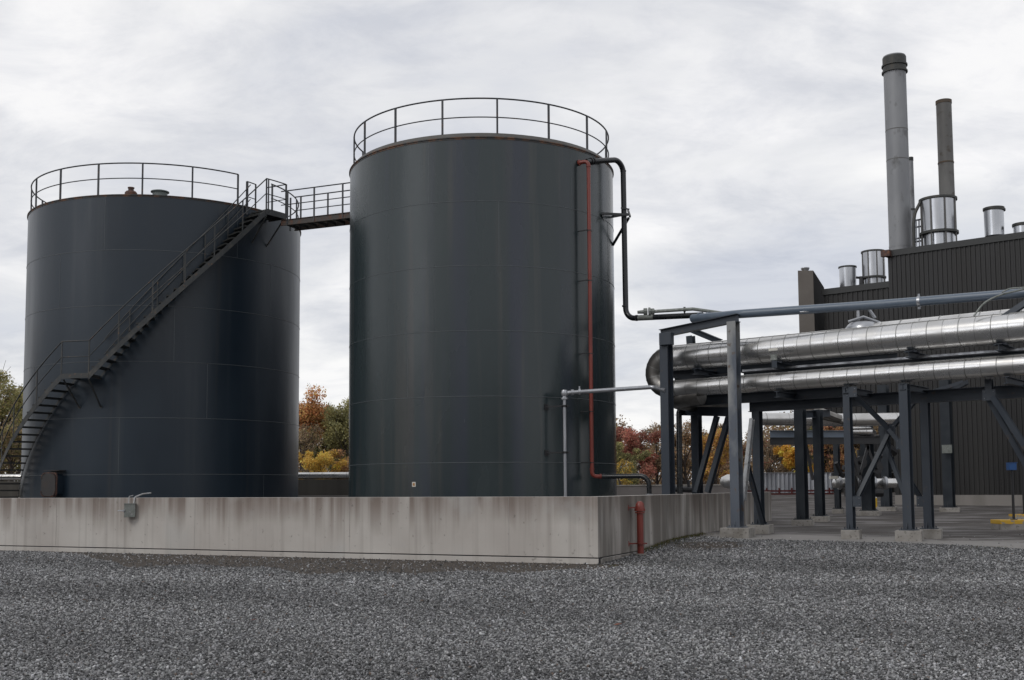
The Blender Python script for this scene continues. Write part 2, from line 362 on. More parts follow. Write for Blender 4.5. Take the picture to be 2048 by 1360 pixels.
def attr_mat(name, rough=.75, spec=.4, trans=0.0):
    m = bpy.data.materials.new(name); m.use_nodes = True; n, l = m.node_tree.nodes, m.node_tree.links
    b = n['Principled BSDF']; b.inputs['Roughness'].default_value = rough; b.inputs['Specular IOR Level'].default_value = spec
    a = n.new('ShaderNodeAttribute'); a.attribute_name = 'tint'; l.new(a.outputs['Color'], b.inputs['Base Color'])
    if trans:
        tr = n.new('ShaderNodeBsdfTranslucent'); l.new(a.outputs['Color'], tr.inputs['Color']); ms = n.new('ShaderNodeMixShader')
        ms.inputs[0].default_value = trans; l.new(b.outputs[0], ms.inputs[1]); l.new(tr.outputs[0], ms.inputs[2]); l.new(ms.outputs[0], n['Material Output'].inputs[0])
    return m
M_STONE = attr_mat('broken_stone', .7, .45)
M_LEAF = attr_mat('autumn_leaf', .6, .3, .35)
M_BARK = mat('grey_brown_bark', (.065, .052, .045), .9, 0, .2, [(12, U, .4, .7, (.10, .085, .075), 4)])

def pave_mat():
    m = mat('worn_asphalt', (.066, .059, .055), .8, 0, .4,
            [(.35, (1, 2.2, 1), .40, .60, (.052, .046, .043), 6), (.45, (1, 2.2, 1), .50, .64, (.175, .168, .165), 7), (3.2, U, .62, .74, (.06, .052, .048), 6), (60, U, .55, .8, (.17, .165, .16), 2)],
            (70, .4, .006, U))
    return m
M_PAVE = pave_mat(); M_PAVE.node_tree.nodes['Principled BSDF'].inputs['Specular IOR Level'].default_value = .2
def apron(m):
    n, l = m.node_tree.nodes, m.node_tree.links; b = n['Principled BSDF']; src = b.inputs['Base Color'].links[0].from_socket
    a = n.new('ShaderNodeAttribute'); a.attribute_name = 'apron'; g = n.new('ShaderNodeNewGeometry')
    t = n.new('ShaderNodeTexNoise'); t.inputs['Scale'].default_value = 1.1; t.inputs['Detail'].default_value = 7; l.new(g.outputs['Position'], t.inputs['Vector'])
    ad = n.new('ShaderNodeMath'); ad.operation = 'ADD'; l.new(a.outputs['Fac'], ad.inputs[0]); l.new(t.outputs[0], ad.inputs[1])
    mr = n.new('ShaderNodeMapRange'); mr.inputs['From Min'].default_value = .90; mr.inputs['From Max'].default_value = 1.25; mr.inputs['To Max'].default_value = .9; l.new(ad.outputs[0], mr.inputs[0])
    mx = n.new('ShaderNodeMixRGB'); mx.inputs[2].default_value = (.25, .24, .23, 1); l.new(mr.outputs[0], mx.inputs[0]); l.new(src, mx.inputs[1]); l.new(mx.outputs[0], b.inputs['Base Color'])
apron(M_PAVE)

def ribbed_mat():
    return mat('ribbed_dark_siding', (.0155, .015, .015), .5, .2, .5, [(.5, (1, 1, .15), .4, .7, (.025, .024, .023), 4)])
M_SIDING = ribbed_mat()
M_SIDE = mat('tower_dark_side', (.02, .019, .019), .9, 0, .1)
M_TRIM = mat('dark_roof_trim', (.033, .034, .034), .5, .2)

# ------------------------------------------------------------------ ground
def grid_mesh(name, xs, ys, hfun, m, attr=None, keep=None):
    nx, ny = len(xs), len(ys)
    vs = [(x, y, hfun(x, y)) for y in ys for x in xs]
    fs = []
    for j in range(ny - 1):
        for i in range(nx - 1):
            if keep and not keep((xs[i] + xs[i + 1]) / 2, (ys[j] + ys[j + 1]) / 2): continue
            fs.append((j * nx + i, j * nx + i + 1, (j + 1) * nx + i + 1, (j + 1) * nx + i))
    me = bpy.data.meshes.new(name); me.from_pydata(vs, [], fs); me.materials.append(m)
    me.polygons.foreach_set('use_smooth', [True] * len(me.polygons))
    if attr:
        a = me.attributes.new('cover', 'FLOAT', 'POINT'); a.data.foreach_set('value', [attr(v[0], v[1]) for v in vs])
    o = bpy.data.objects.new(name, me); COL.objects.link(o); o['kind'] = 'structure'; return o
def wall_dist(x, y):     # distance in front of the two outer wall faces (negative = inside)
    p = V((x, y, 0)) - WC
    a = p.dot(-WR)       # in front of the long wall
    b = p.dot(-WL)       # to the right of the return wall
    return a, b
def pave_edge_x(x):      # front edge depth of the paved yard
    pts = [(3.5, 33.6), (5.0, 31.0), (5.9, 28.6), (7.2, 28.0), (9.5, 26.6), (11.3, 24.6), (16, 21.0), (30, 12.0), (80, -10)]
    if x <= pts[0][0]: return pts[0][1]
    for (a, ya), (b, yb) in zip(pts[:-1], pts[1:]):
        if a <= x <= b: return ya + (yb - ya) * (x - a) / (b - a)
    return pts[-1][1]
def strip_w(x):        # width of the bare dirt strip along the long wall
    w = 3.5 * sstep((x + 13) / 6) * (1 - .62 * sstep((x + 1.2) / 2.6)) + .15
    return w * (1 + .16 * sin(x * 1.3) + .10 * sin(x * 3.1 + 1))
def cover(x, y):
    a, b = wall_dist(x, y); c = 0
    if a > -1 and b < 0.6: c = max(c, min(1, (strip_w(x) + .3 - a) / .5))
    if b > 0 and a < 0: c = max(c, .55 * (1 - b / .5))
    d = hypot((x - 4.7) / 1.1, (y - 27.2) / 1.2); c = max(c, 1.2 * (1 - d * .7))
    if y > 62 or (abs(x) > 40): c = 1
    return max(0, min(1, c))
xs = sorted(set([-900, -400, -200, -120, -80, -60, -45] + [round(-35 + i * .25, 3) for i in range(281)] + [45, 60, 80, 120, 200, 400, 900]))
ys = sorted(set([-300, -120, -60, -30, -15] + [round(-5 + i * .25, 3) for i in range(400)] + [100, 110, 130, 160, 220, 400, 900, 1800]))
G = grid_mesh('gravel_ground', xs, ys, gh, ground_mat(), cover)
# paved yard: a thin sheet 6 mm above, ragged front edge
pv = MB(); cols = [3.4 + .12 * i for i in range(180)] + [26 + i * 2 for i in range(20)]
rows = 60; idx = []
vs = []
for i, x in enumerate(cols):
    y0 = pave_edge_x(x) + .22 * sin(x * 3.1) * sin(x * 1.3 + 1) + random.uniform(-.07, .07); y1 = 84
    for j in range(rows + 1):
        t = (j / rows) ** 1.6; y = y0 + (y1 - y0) * t; vs.append((x, y, gh(x, y) + (.008 if j else -.01) + (0.012 if 0 < j < 6 else 0.008)))
fs = []
for i in range(len(cols) - 1):
    for j in range(rows):
        a = i * (rows + 1) + j; xm = (cols[i] + cols[i + 1]) / 2; ym = vs[a][1]
        p = V((xm, ym, 0)) - WC
        if p.dot(-WL) < -0.1 and p.dot(WR) < 18.6: continue       # inside the tank compound
        fs.append((a, a + rows + 1, a + rows + 2, a + 1))
me = bpy.data.meshes.new('paved_yard'); me.from_pydata(vs, [], fs); me.materials.append(M_PAVE)
at = me.attributes.new('apron', 'FLOAT', 'POINT'); at.data.foreach_set('value', [max(0, 1.12 - (v[1] - pave_edge_x(v[0])) / 5.5) for v in vs])
me.polygons.foreach_set('use_smooth', [True] * len(me.polygons))
o = bpy.data.objects.new('paved_yard', me); COL.objects.link(o); o['kind'] = 'structure'

# loose stones: angular lumps over the gravel ground, one stuff object
def stones():
    C = []
    def scatter(y0, y1, dens, x0f=-.50, x1f=.50):
        area = (x1f - x0f) * (y1 * y1 - y0 * y0) / 2; N = int(area * dens)
        y = np.sqrt(NR.rand(N) * (y1 * y1 - y0 * y0) + y0 * y0); x = (x0f + NR.rand(N) * (x1f - x0f)) * y
        return np.stack([x, y], 1)
    pts = np.concatenate([scatter(8.3, 12, 2900), scatter(12, 16, 2100), scatter(16, 21, 1450), scatter(21, 30, 950)])
    keep = []
    for k, (x, y) in enumerate(pts):
        a, b = wall_dist(x, y)
        if a < 0.03 and b < 0.03: continue
        if x > 3.4 and y > pave_edge_x(x) + .12 * sin(x * 5): 
            if random.random() > .012: continue
        if a > 0 and b < .6:
            if a < strip_w(x) and random.random() > .07: continue
        d = hypot((x - 4.7) / 1.1, (y - 27.2) / 1.2) + random.uniform(-.25, .25)
        if d < 1.0 and random.random() > .18: continue
        keep.append(k)
    pts = pts[keep]; N = len(pts)
    base = np.array([[1, 0, 0], [-1, 0, 0], [0, 1, 0], [0, -1, 0], [0, 0, 1], [0, 0, -1],
                     [.62, .62, .55], [-.62, -.6, .5]], float)[:8]
    tri = np.array([[0, 2, 6], [2, 4, 6], [4, 0, 6], [2, 1, 4], [1, 3, 7], [3, 4, 7], [4, 1, 7], [3, 0, 4], [2, 0, 5], [1, 2, 5], [3, 1, 5], [0, 3, 5]])
    s = np.clip(NR.lognormal(0, .38, N), .3, 1.9) * .0102 * np.clip(pts[:, 1] / 14, 1, 1.35)
    sc = np.stack([s * NR.uniform(.8, 1.45, N), s * NR.uniform(.7, 1.1, N), s * NR.uniform(.4, .75, N)], 1)
    v = base[None] * (1 + NR.uniform(-.28, .28, (N, 8, 3))) * sc[:, None, :]
    # random rotations
    q = NR.normal(size=(N, 4)); q[:, 1:3] *= .45; q /= np.linalg.norm(q, axis=1)[:, None]
    w, xq, yq, zq = q.T
    R = np.stack([1 - 2 * (yq * yq + zq * zq), 2 * (xq * yq - w * zq), 2 * (xq * zq + w * yq), 2 * (xq * yq + w * zq), 1 - 2 * (xq * xq + zq * zq), 2 * (yq * zq - w * xq),
                  2 * (xq * zq - w * yq), 2 * (yq * zq + w * xq), 1 - 2 * (xq * xq + yq * yq)], 1).reshape(N, 3, 3)
    v = np.einsum('nij,nkj->nki', R, v)
    h = np.array([gh(a, b) for a, b in pts])
    v[:, :, 0] += pts[:, 0, None]; v[:, :, 1] += pts[:, 1, None]; v[:, :, 2] += (h + s * NR.uniform(.1, .9, N))[:, None]
    f = tri[None] + (np.arange(N) * 8)[:, None, None]
    me = bpy.data.meshes.new('loose_gravel')
    me.vertices.add(N * 8); me.vertices.foreach_set('co', v.reshape(-1))
    nf = N * 12; me.loops.add(nf * 3); me.polygons.add(nf)
    me.loops.foreach_set('vertex_index', f.reshape(-1).astype(np.int32))
    me.polygons.foreach_set('loop_start', np.arange(0, nf * 3, 3, dtype=np.int32))
    me.update(calc_edges=True)
    g = NR.uniform(0, 1, N); patch = .5 + .5 * np.sin(pts[:, 0] * .8 + 1.3 * np.sin(pts[:, 1] * .45)) * np.sin(pts[:, 1] * .6 + 1)
    big = .5 + .5 * np.sin(pts[:, 0] * .35 + pts[:, 1] * .21 + 1.5 * np.sin(pts[:, 1] * .33)) * np.sin(pts[:, 0] * .19 - pts[:, 1] * .4)
    trk = np.sin((pts[:, 0] * .35 + pts[:, 1] * .94 + 1.6 * np.sin(pts[:, 0] * .10)) * 1.25)
    val = (.045 + .34 * g ** 1.8 + (g > .98) * .12) * (.80 + .18 * patch + .20 * big + .15 * trk)
    tint = np.stack([val * (.985 + .05 * NR.rand(N)), val * (1.0 + .02 * NR.rand(N)), val * (.99 + .06 * NR.rand(N)), np.ones(N)], 1)
    br = NR.rand(N) < .006; tint[br] = np.array([.12, .085, .065, 1])
    at = me.attributes.new('tint', 'FLOAT_COLOR', 'POINT'); at.data.foreach_set('color', np.repeat(tint, 8, 0).reshape(-1))
    me.materials.append(M_STONE)
    o = bpy.data.objects.new('loose_gravel', me); COL.objects.link(o)
    o['kind'] = 'stuff'; o['label'] = 'loose crushed grey gravel covering the yard in front of the concrete wall'; o['category'] = 'gravel'
stones()

# ------------------------------------------------------------------ containment wall
def wall_seg(mb, p0, p1, nrm, z0, z1, th):
    mid = (p0 + p1) / 2 - nrm * (th / 2); d = (p1 - p0)
    mb.box(V((mid.x, mid.y, (z0 + z1) / 2)), d.length, th, z1 - z0, d.normalized())
TH = .25
wt = thing('containment_wall', 'low stained concrete wall surrounding the two tanks, with a dark groove near its foot', 'wall', WC)
LLEN = 34.0; RLEN = 18.55
pL0 = WC; pL1 = WC + WL * LLEN; pR1 = WC + WR * RLEN
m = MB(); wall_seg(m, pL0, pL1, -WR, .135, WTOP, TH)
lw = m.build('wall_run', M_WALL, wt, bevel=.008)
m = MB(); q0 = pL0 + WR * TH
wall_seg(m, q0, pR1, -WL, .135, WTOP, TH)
rw = m.build('wall_run', M_WALL, wt, bevel=.008); rw['label'] = 'weathered short side of the wall, coloured darker for dirt and shade'
m = MB(); wall_seg(m, pL0 + WR * .035, pL1, -WR, -.2, .135, TH - .04); wall_seg(m, q0 + WL * .035, pR1, -WL, -.2, .135, TH - .04)
m.build('groove_strip', M_DKMET, wt)
m = MB(); wall_seg(m, pL0, pL1, -WR, -.4, .112, TH)
m.build('footing', M_WALL, wt, bevel=.006)
m = MB(); wall_seg(m, q0, pR1, -WL, -.4, .112, TH)
m.build('footing', M_WALL, wt, bevel=.006)
# construction joints: hairline dark strips proud of the face by 2 mm
for k, t in enumerate((2.05, 6.1, 10.6, 15.2, 19.8)):
    c = WC + WL * t - WR * (-0.0) ; c = c - WR * .0015
    MB().box(V((c.x, c.y, .78)), .006, .004, 1.24, WL).build('joint', M_JOINT, wt)
for t in (2.95, 5.2, 8.4, 12.0):
    c = WC + WR * t - WL * .0015
    MB().box(V((c.x, c.y, .78)), .008, .004, 1.24, WR).build('joint', M_JOINT, wt)

# ------------------------------------------------------------------ storage tanks
def tank(name, label, c, R, zt, m, joints, posts, railR, gap, curb, rail_h):
    t = thing(name, label, 'storage tank', c)
    s = MB(); seg = 160
    prof = [(R, -.1)]
    zs = [zt - k * COURSE for k in range(6, 0, -1) if zt - k * COURSE > 0]
    for z in zs: prof += [(R, z)]
    prof += [(R, zt)]
    s.lathe(c, prof, seg)
    s.build('shell', m, t)
    w = MB()
    for z in zs:
        w.lathe(c, [(R - .003, z - .011), (R + .008, z - .006), (R + .009, z + .004), (R - .003, z + .010)], seg)
    for (a, k0) in joints:            # vertical plate joints, course k0 counted from the top
        z1 = zt - k0 * COURSE; z0 = max(0, z1 - COURSE)
        p = pol(c, R + .001, a, 0); tx = V((cos(radians(a)), sin(radians(a)), 0))
        w.box(V((p.x, p.y, (z0 + z1) / 2)), .010, .006, z1 - z0, tx)
    w.build('weld_seam', M_WELD, t)
    r = MB().lathe(c, [(R - .02, zt - .06), (R + .010, zt - .06), (R + .010, zt - .016), (R + .035, zt - .016), (R + .035, zt + .012), (R - .2, zt + .012)], seg)
    r.build('rim_ring', M_RIM, t)
    if curb:
        prof = [(R - .03, zt + .01), (R - .10, zt + .15), (R - .35, zt + .235), (R * .5, zt + .42), (.01, zt + .55)]
    else:
        prof = [(R - .02, zt - .02), (R * .5, zt + .22), (.01, zt + .38)]
    MB().lathe(c, prof, 96).build('roof', M_ROOF, t)
    g = MB(); a0, a1 = gap
    n = 120; top = zt + rail_h
    for zz, rr in ((top, .024), (zt + rail_h * .53, .018)):
        g.tube([pol(c, railR, a0 + (a1 - a0) * i / n, zz) for i in range(n + 1)], rr, 8)
    rail = g.build('guard_rail', M_RAIL, t)
    for a in posts:
        p = pol(c, railR, a, 0); n_ = V((sin(radians(a)), -cos(radians(a)), 0))
        MB().bar((p.x, p.y, zt + .0), (p.x, p.y, top), .05, .05, n_).build('post', M_RAIL, rail)
    return t
tank2 = tank('storage_tank', 'tall dark green-grey tank with the red pipe down its side, nearer and on the right', T2, R2, ZT2, M_TANK2,
     [(-19.8, 0), (40, 0), (100, 0), (8, 1), (68, 1), (-29, 3), (52, 1)], [7.8 + 22.3 * k for k in range(-8, 8)], R2 - .12, (0, 360), True, 1.16)
tank1 = tank('storage_tank', 'wide dark navy-grey tank wrapped by the staircase, farther and on the left', T1, R1, ZT1, M_TANK1,
     [(-7.5, 0), (-28.2, 1), (63, 1), (33, 3), (45, 0), (20, 2), (-45, 3), (0, 4), (60, 5)],
     [45.5, 26.1, 6.8, -11.2, -30.5, -51.4, -71, -90, -110, -130, -150, -170, 170, 150, 130, 110, 91, 64.6], R1 - .08, (45.5, -296), False, 1.08)
# roof fittings of the left tank
yv = T1.y - R1 + .55; p = P(262, 384, yv); zt_, zb_ = Z(262, 375, yv), Z(262, 386, yv); b = V((p.x, p.y, zb_))
MB().lathe(b, [(.2, -.3), (.2, .0), (.16, .05), (.09, .08), (.09, zt_ - zb_ - .03), (.11, zt_ - zb_ - .03), (.11, zt_ - zb_), (.01, zt_ - zb_)], 24).build('vent_nozzle', M_RUSTBR, tank1)
yv = T1.y - R1 + .6; p = P(320, 384, yv); b = V((p.x, p.y, Z(320, 387, yv)))
MB().lathe(b, [(.24, -.3), (.24, .02), (.30, .03), (.30, .06), (.2, .09), (.01, .10)], 28).build('roof_hatch', mat('hatch_grey_green', (.13, .155, .15), .5), tank1)
# manway box
a = -27.3; pc = pol(T1, R1 + .10, a, 1.80); nx = V((sin(radians(a)), -cos(radians(a)), 0)); tx = V((cos(radians(a)), sin(radians(a)), 0))
def rrect(c, w, h, r, tx, n=5):
    out = []
    for (sx, sz, a0) in ((1, -1, -90), (1, 1, 0), (-1, 1, 90), (-1, -1, 180)):
        for k in range(n + 1):
            q = radians(a0 + 90 * k / n); out.append(c + tx * (sx * (w / 2 - r) + r * cos(q)) + V((0, 0, sz * (h / 2 - r) + r * sin(q))))
    return out
MB().poly(rrect(pc - nx * .14, .60, .70, .10, tx), nx * .30).build('manway_neck', M_TANK1, tank1)
fl = MB().poly(rrect(pc + nx * .16, .70, .80, .14, tx), nx * .035).build('manway_flange', M_RUSTBR, tank1)
cv = MB().poly(rrect(pc + nx * .196, .64, .74, .13, tx), nx * .03).build('manway_cover', M_DOOR, tank1)
for q in rrect(pc + nx * .225, .62, .72, .13, tx, 3): MB().disc(q + nx * .012, .018, nx, .03, 6).build('bolt', M_RUSTBR, cv)
MB().box(pc + V((0, 0, .46)) + tx * .05 + nx * .02, .74, .30, .02, tx).build('drip_hood', M_DOOR, tank1)
# small sticker on the right tank
a = -26.1; pc = pol(T2, R2 + .006, a, 1.72); tx = V((cos(radians(a)), sin(radians(a)), 0)); nx = V((sin(radians(a)), -cos(radians(a)), 0))
st = MB().box(pc, .115, .008, .135, tx).build('notice_plate', M_WHITE, tank2)
MB().box(pc + nx * .006, .06, .004, .075, tx).build('printed_square', M_ORANGE, st)

# ------------------------------------------------------------------ spiral staircase
RI, RO = R1 + .07, R1 + .84
A_S = -60.0
def spol(R, a, z):             # the lowest steps run straight on, tangent to the tank
    if a >= A_S: return pol(T1, R, a, z)
    s_ = radians(A_S - a) * (R1 + .45); t_ = V((-cos(radians(A_S)), -sin(radians(A_S)), 0))
    return pol(T1, R, A_S, z) + t_ * s_
stair = thing('spiral_staircase', 'dark steel staircase climbing around the left tank, with one landing halfway', 'staircase', pol(T1, RI, -70, 0))
def helix(R, a0, z0, a1, z1, n=24): return [spol(R, a0 + (a1 - a0) * i / n, z0 + (z1 - z0) * i / n) for i in range(n + 1)]
def ribbon(mb, R, a0, z0, a1, z1, h, th, n=30):
    vs = []; 
    for i in range(n + 1):
        a = a0 + (a1 - a0) * i / n; z = z0 + (z1 - z0) * i / n
        for rr, zz in ((R - th / 2, z - h), (R + th / 2, z - h), (R + th / 2, z), (R - th / 2, z)): vs.append(spol(rr, a, zz))
    fs = [(0, 1, 2, 3)]
    for i in range(n):
        for k in range(4): fs.append((i * 4 + k, (i + 1) * 4 + k, (i + 1) * 4 + (k + 1) % 4, i * 4 + (k + 1) % 4))
    fs.append(tuple(n * 4 + k for k in (3, 2, 1, 0))); mb.add(vs, fs)
A_L0, A_L1, Z_L = -17.3, -7.4, 5.30
A_T0, A_T1, Z_TOP = 51.2, 60.5, 11.08
A_B = -80.0
flights = [(A_B, 0.05, A_L0, Z_L), (A_L1, Z_L, A_T0, Z_TOP)]
for (a0, z0, a1, z1) in flights:
    for R in (RI, RO):
        mb = MB(); ribbon(mb, R, a0, z0 + .02, a1, z1 + .02, .22 if R > R1 + .5 else .10, .012); mb.build('stringer', M_STAIR, stair, smooth=60)
    n = int(round((z1 - z0) / .232))
    for k in range(1, n):
        a = a0 + (a1 - a0) * k / n; z = z0 + (z1 - z0) * k / n; da = degrees(.135 / (R1 + .4))
        mb = MB(); vs = []
        for zz in (z - .05, z):
            for rr, aa in ((RI + .01, a - da), (RO - .01, a - da), (RO - .01, a + da), (RI + .01, a + da)): vs.append(spol(rr, aa, zz))
        mb.add(vs, [(3, 2, 1, 0), (4, 5, 6, 7), (0, 1, 5, 4), (1, 2, 6, 5), (2, 3, 7, 6), (3, 0, 4, 7)])
        mb.build('tread', M_TREAD, stair, smooth=0)
def sector(mb, Ra, Rb, a0, a1, z0, z1, n=6):
    vs = []
    for i in range(n + 1):
        a = a0 + (a1 - a0) * i / n
        for rr, zz in ((Ra, z0), (Rb, z0), (Rb, z1), (Ra, z1)): vs.append(spol(rr, a, zz))
    fs = [(0, 1, 2, 3)]
    for i in range(n):
        for k in range(4): fs.append((i * 4 + k, (i + 1) * 4 + k, (i + 1) * 4 + (k + 1) % 4, i * 4 + (k + 1) % 4))
    fs.append(tuple(n * 4 + k for k in (3, 2, 1, 0))); mb.add(vs, fs)
mb = MB(); sector(mb, RI, RO, A_L0, A_L1, Z_L - .03, Z_L); ribbon(mb, RO + .012, A_L0, Z_L + .015, A_L1, Z_L + .015, .16, .012, 6)
mb.build('landing', M_STAIR, stair)
mb = MB(); sector(mb, RI, RO, A_T0, A_T1, Z_TOP - .03, Z_TOP); ribbon(mb, RO + .012, A_T0 - .3, Z_TOP + .015, A_T1, Z_TOP + .015, .20, .012, 6)
for a in (A_T0 + .6, (A_T0 + A_T1) / 2, A_T1):
    mb.bar(spol(RI, a, Z_TOP - .10), spol(RO, a, Z_TOP - .10), .05, .14)
mb.build('landing', M_STAIR, stair)
# brackets under landings
for a, z in ((A_L0 + .5, Z_L), (A_L1 - .2, Z_L), (A_T0 + .8, Z_TOP), (A_T1 - .4, Z_TOP)):
    MB().bar(spol(RO - .04, a, z - .16), spol(R1 + .02, a + .2, z - 1.0), .04, .04).bar(spol(RO - .04, a, z - .08), spol(R1, a, z - .08), .04, .06).disc(spol(R1 + .01, a + .2, z - 1.0), .05, pol(V((0, 0, 0)), 1, a, 0), .02, 8).build('bracket', M_STAIR, stair)
# handrails: outer and inner, with a mid rail, each rail one part with its posts as sub-parts
RH = 1.05
def rail_run(R, pts, inner=False, thick=.021):
    """pts: list of (angle, z) deck points"""
    mb = MB()
    for off, r in ((RH, thick), (RH * .52, .016)):
        path = []
        for (a0, z0), (a1, z1) in zip(pts[:-1], pts[1:]):
            n = max(2, int(abs(a1 - a0) / 2)); path += [spol(R, a0 + (a1 - a0) * i / n, z0 + (z1 - z0) * i / n + off) for i in range(n)]
        path.append(spol(R, pts[-1][0], pts[-1][1] + off)); mb.tube(path, r, 8)
    return mb.build('handrail', M_STAIR, stair)
outer_pts = [(-76, .30), (A_L0, Z_L), (A_L1, Z_L), (A_T0, Z_TOP)]
hr = rail_run(RO, outer_pts)
def zat(a, pts):
    for (a0, z0), (a1, z1) in zip(pts[:-1], pts[1:]):
        if a0 <= a <= a1: return z0 + (z1 - z0) * (a - a0) / (a1 - a0)
for a in (-75, -66, -57.5, -49.5, -40, -27.6, A_L0, A_L1, 2.2, 12.6, 22.6, 32.0, 41.8):
    z = zat(a, outer_pts); n_ = pol(V((0, 0, 0)), 1, a, 0)
    q = spol(RO, a, 0)
    MB().bar((q.x, q.y, z - .14), (q.x, q.y, z + RH), .045, .02, n_).build('post', M_STAIR, hr)
inner_pts = [(A_L1 + 1.5, Z_L + .15), (A_T0 - 1, Z_TOP - .1)]
hi = rail_run(RI + .02, inner_pts, True, .018)
for a in (3.5, 13.5, 23.0, 31, 40.2):
    z = zat(a, inner_pts); n_ = pol(V((0, 0, 0)), 1, a, 0); q = spol(RI + .02, a, 0)
    MB().bar((q.x, q.y, z - .14), (q.x, q.y, z + RH), .035, .02, n_).build('post', M_STAIR, hi)
# top landing guard
tp = [pol(T1, RO, A_T0, Z_TOP), pol(T1, RO, A_T1, Z_TOP), pol(T1, RI + .1, A_T1, Z_TOP)]
mb = MB()
for off, r in ((RH, .021), (RH * .5, .016)):
    mb.tube([q + V((0, 0, off)) for q in [pol(T1, RO, A_T0 + (A_T1 - A_T0) * i / 4, Z_TOP) for i in range(5)]], r, 8)
    mb.tube([pol(T1, RI, A_T0 - 1.5, Z_TOP + off), pol(T1, RO - .3, A_T0 - 1.5, Z_TOP + off)] if off < 0 else [pol(T1, RI - .02, 48.9, Z_TOP + off), pol(T1, RI - .1, 54, Z_TOP + off)], r, 8)
    mb.tube([pol(T1, RO, A_T1, Z_TOP + off), pol(T1, RI - .1, A_T1 - .3, Z_TOP + off)], r, 8)
tg = mb.build('landing_guard', M_RAIL, stair)
for R, a, w in ((RO, A_T0, .045), (RO, A_T0 + .9, .04), (RO, A_T1, .06), (RI - .02, 48.9, .08), (RI - .1, A_T1 - .3, .045), (RI - .1, 54.0, .05)):
    q = pol(T1, R, a, 0); MB().bar((q.x, q.y, Z_TOP - .1), (q.x, q.y, Z_TOP + RH), w, .045, V((0, 1, 0))).build('post', M_RAIL, tg)

# ------------------------------------------------------------------ walkway bridge between the tanks
zb = 10.72
def at_z(u, v, z):
    d = ray(u, v); t = (z - CAM_H) / d.z; return CAMP + d * t
bl = at_z(563, 446, zb); br = at_z(700, 430, zb)
bd = (br - bl); bd.z = 0; bdn = bd.normalized(); side = V((-bdn.y, bdn.x, 0))      # pointing away from the camera
end = br + bdn * .62; st0 = bl - bdn * .02
bridge = thing('walkway_bridge', 'narrow steel walkway bridge linking the tops of the two tanks', 'bridge', (st0.x, st0.y, zb))
WB = .82
for k in (0, 1):
    o_ = side * (WB * k)
    MB().ibeam(st0 + o_, end + o_, .20, .07, V((0, 0, 1)), .014, .009).build('side_beam', mat('bridge_brown_steel%d' % k, (.06, .052, .046), .6, 0, .4, [(5, U, .5, .7, (.12, .06, .04), 4)]), bridge)
mb = MB(); L = (end - st0).length
for i in range(9):
    q = st0 + bdn * (L * (i + .5) / 9) + side * .06; mb.bar(q - V((0, 0, .03)), q + side * (WB - .12) - V((0, 0, .03)), .07, .10)
mb.build('cross_member', M_TREAD, bridge)
mb = MB()
for i in range(14):
    q = st0 + side * (.06 + (WB - .12) * i / 13) + V((0, 0, .065)); mb.bar(q, q + bdn * L, .008, .03)
for i in range(40):
    q = st0 + bdn * (L * (i + .5) / 40) + side * .04 + V((0, 0, .06)); mb.bar(q, q + side * (WB - .08), .012, .012)
mb.build('grating_deck', M_TREAD, bridge)
for k, us, top in ((0, (567, 621, 679, 702), 1.02), (1, (573, 594, 649, 700), 1.02)):
    o_ = side * (WB * k); mb = MB()
    for off, r in ((top, .022), (top * .53, .018)):
        mb.tube([st0 + o_ + V((0, 0, off + .08)), end + o_ + V((0, 0, off + .08))], r, 8)
    rr = mb.build('railing', M_RAIL, bridge)
    for u in us:
        # intersect view column with the rail line
        A = st0 + o_; t = (TAN(u + 3) * A.y - A.x) / (bdn.x - TAN(u + 3) * bdn.y); q = A + bdn * t
        MB().bar((q.x, q.y, zb - .08), (q.x, q.y, zb + top + .08), .045, .045, side).build('post', M_RAIL, rr)

# ------------------------------------------------------------------ pipes on the right tank
def ring(mb, c, d, r, w, seg=20): mb.tube([c - d * (w / 2), c + d * (w / 2)], r, seg)
def off2(deg, r): return pol(T2, R2 + r, deg, 0)
aR = 45.9; rp = off2(aR, .28)
red = thing('fire_water_pipe', 'red pipe running down the right side of the nearer tank', 'pipe', (rp.x, rp.y, 0))
ztop = Z(1181, 322, rp.y); zbot = Z(1185, 953, rp.y); nrm = pol(V((0, 0, 0)), 1, aR, 0)
tr = V((cos(radians(aR)), sin(radians(aR)), 0))
inlet = pol(T2, R2 - .02, aR - 1.5, ztop - .02)
path = fillet([inlet, V((rp.x, rp.y, ztop)), V((rp.x, rp.y, zbot)), V((rp.x, rp.y, zbot)) + V((.30, .05, 0))], .13)
MB().tube(path, .057, 16).build('pipe', M_RED, red)
for c_, d_, r_, w_ in ((V((rp.x, rp.y, ztop - .16)), V((0, 0, 1)), .070, .03), (inlet + nrm * .05, nrm, .085, .03), (V((rp.x + .24, rp.y + .04, zbot)), V((1, .16, 0)).normalized(), .075, .04), (V((rp.x, rp.y, zbot + .22)), V((0, 0, 1)), .069, .025)):
    mb = MB(); ring(mb, c_, d_, r_, w_); mb.build('coupling', M_RED, red)
for v in (461, 561, 672, 707, 823, 925):
    if v == 672: continue
    z = Z(1182, v, rp.y); q = V((rp.x, rp.y, z))
    mb = MB(); ring(mb, q, V((0, 0, 1)), .066, .022); mb.bar(q - tr * .13, q + tr * .13, .02, .03); mb.bar(q - tr * .10, pol(T2, R2 - .01, aR - 2, z), .025, .03)
    mb.build('bracket', M_DKMET, red)
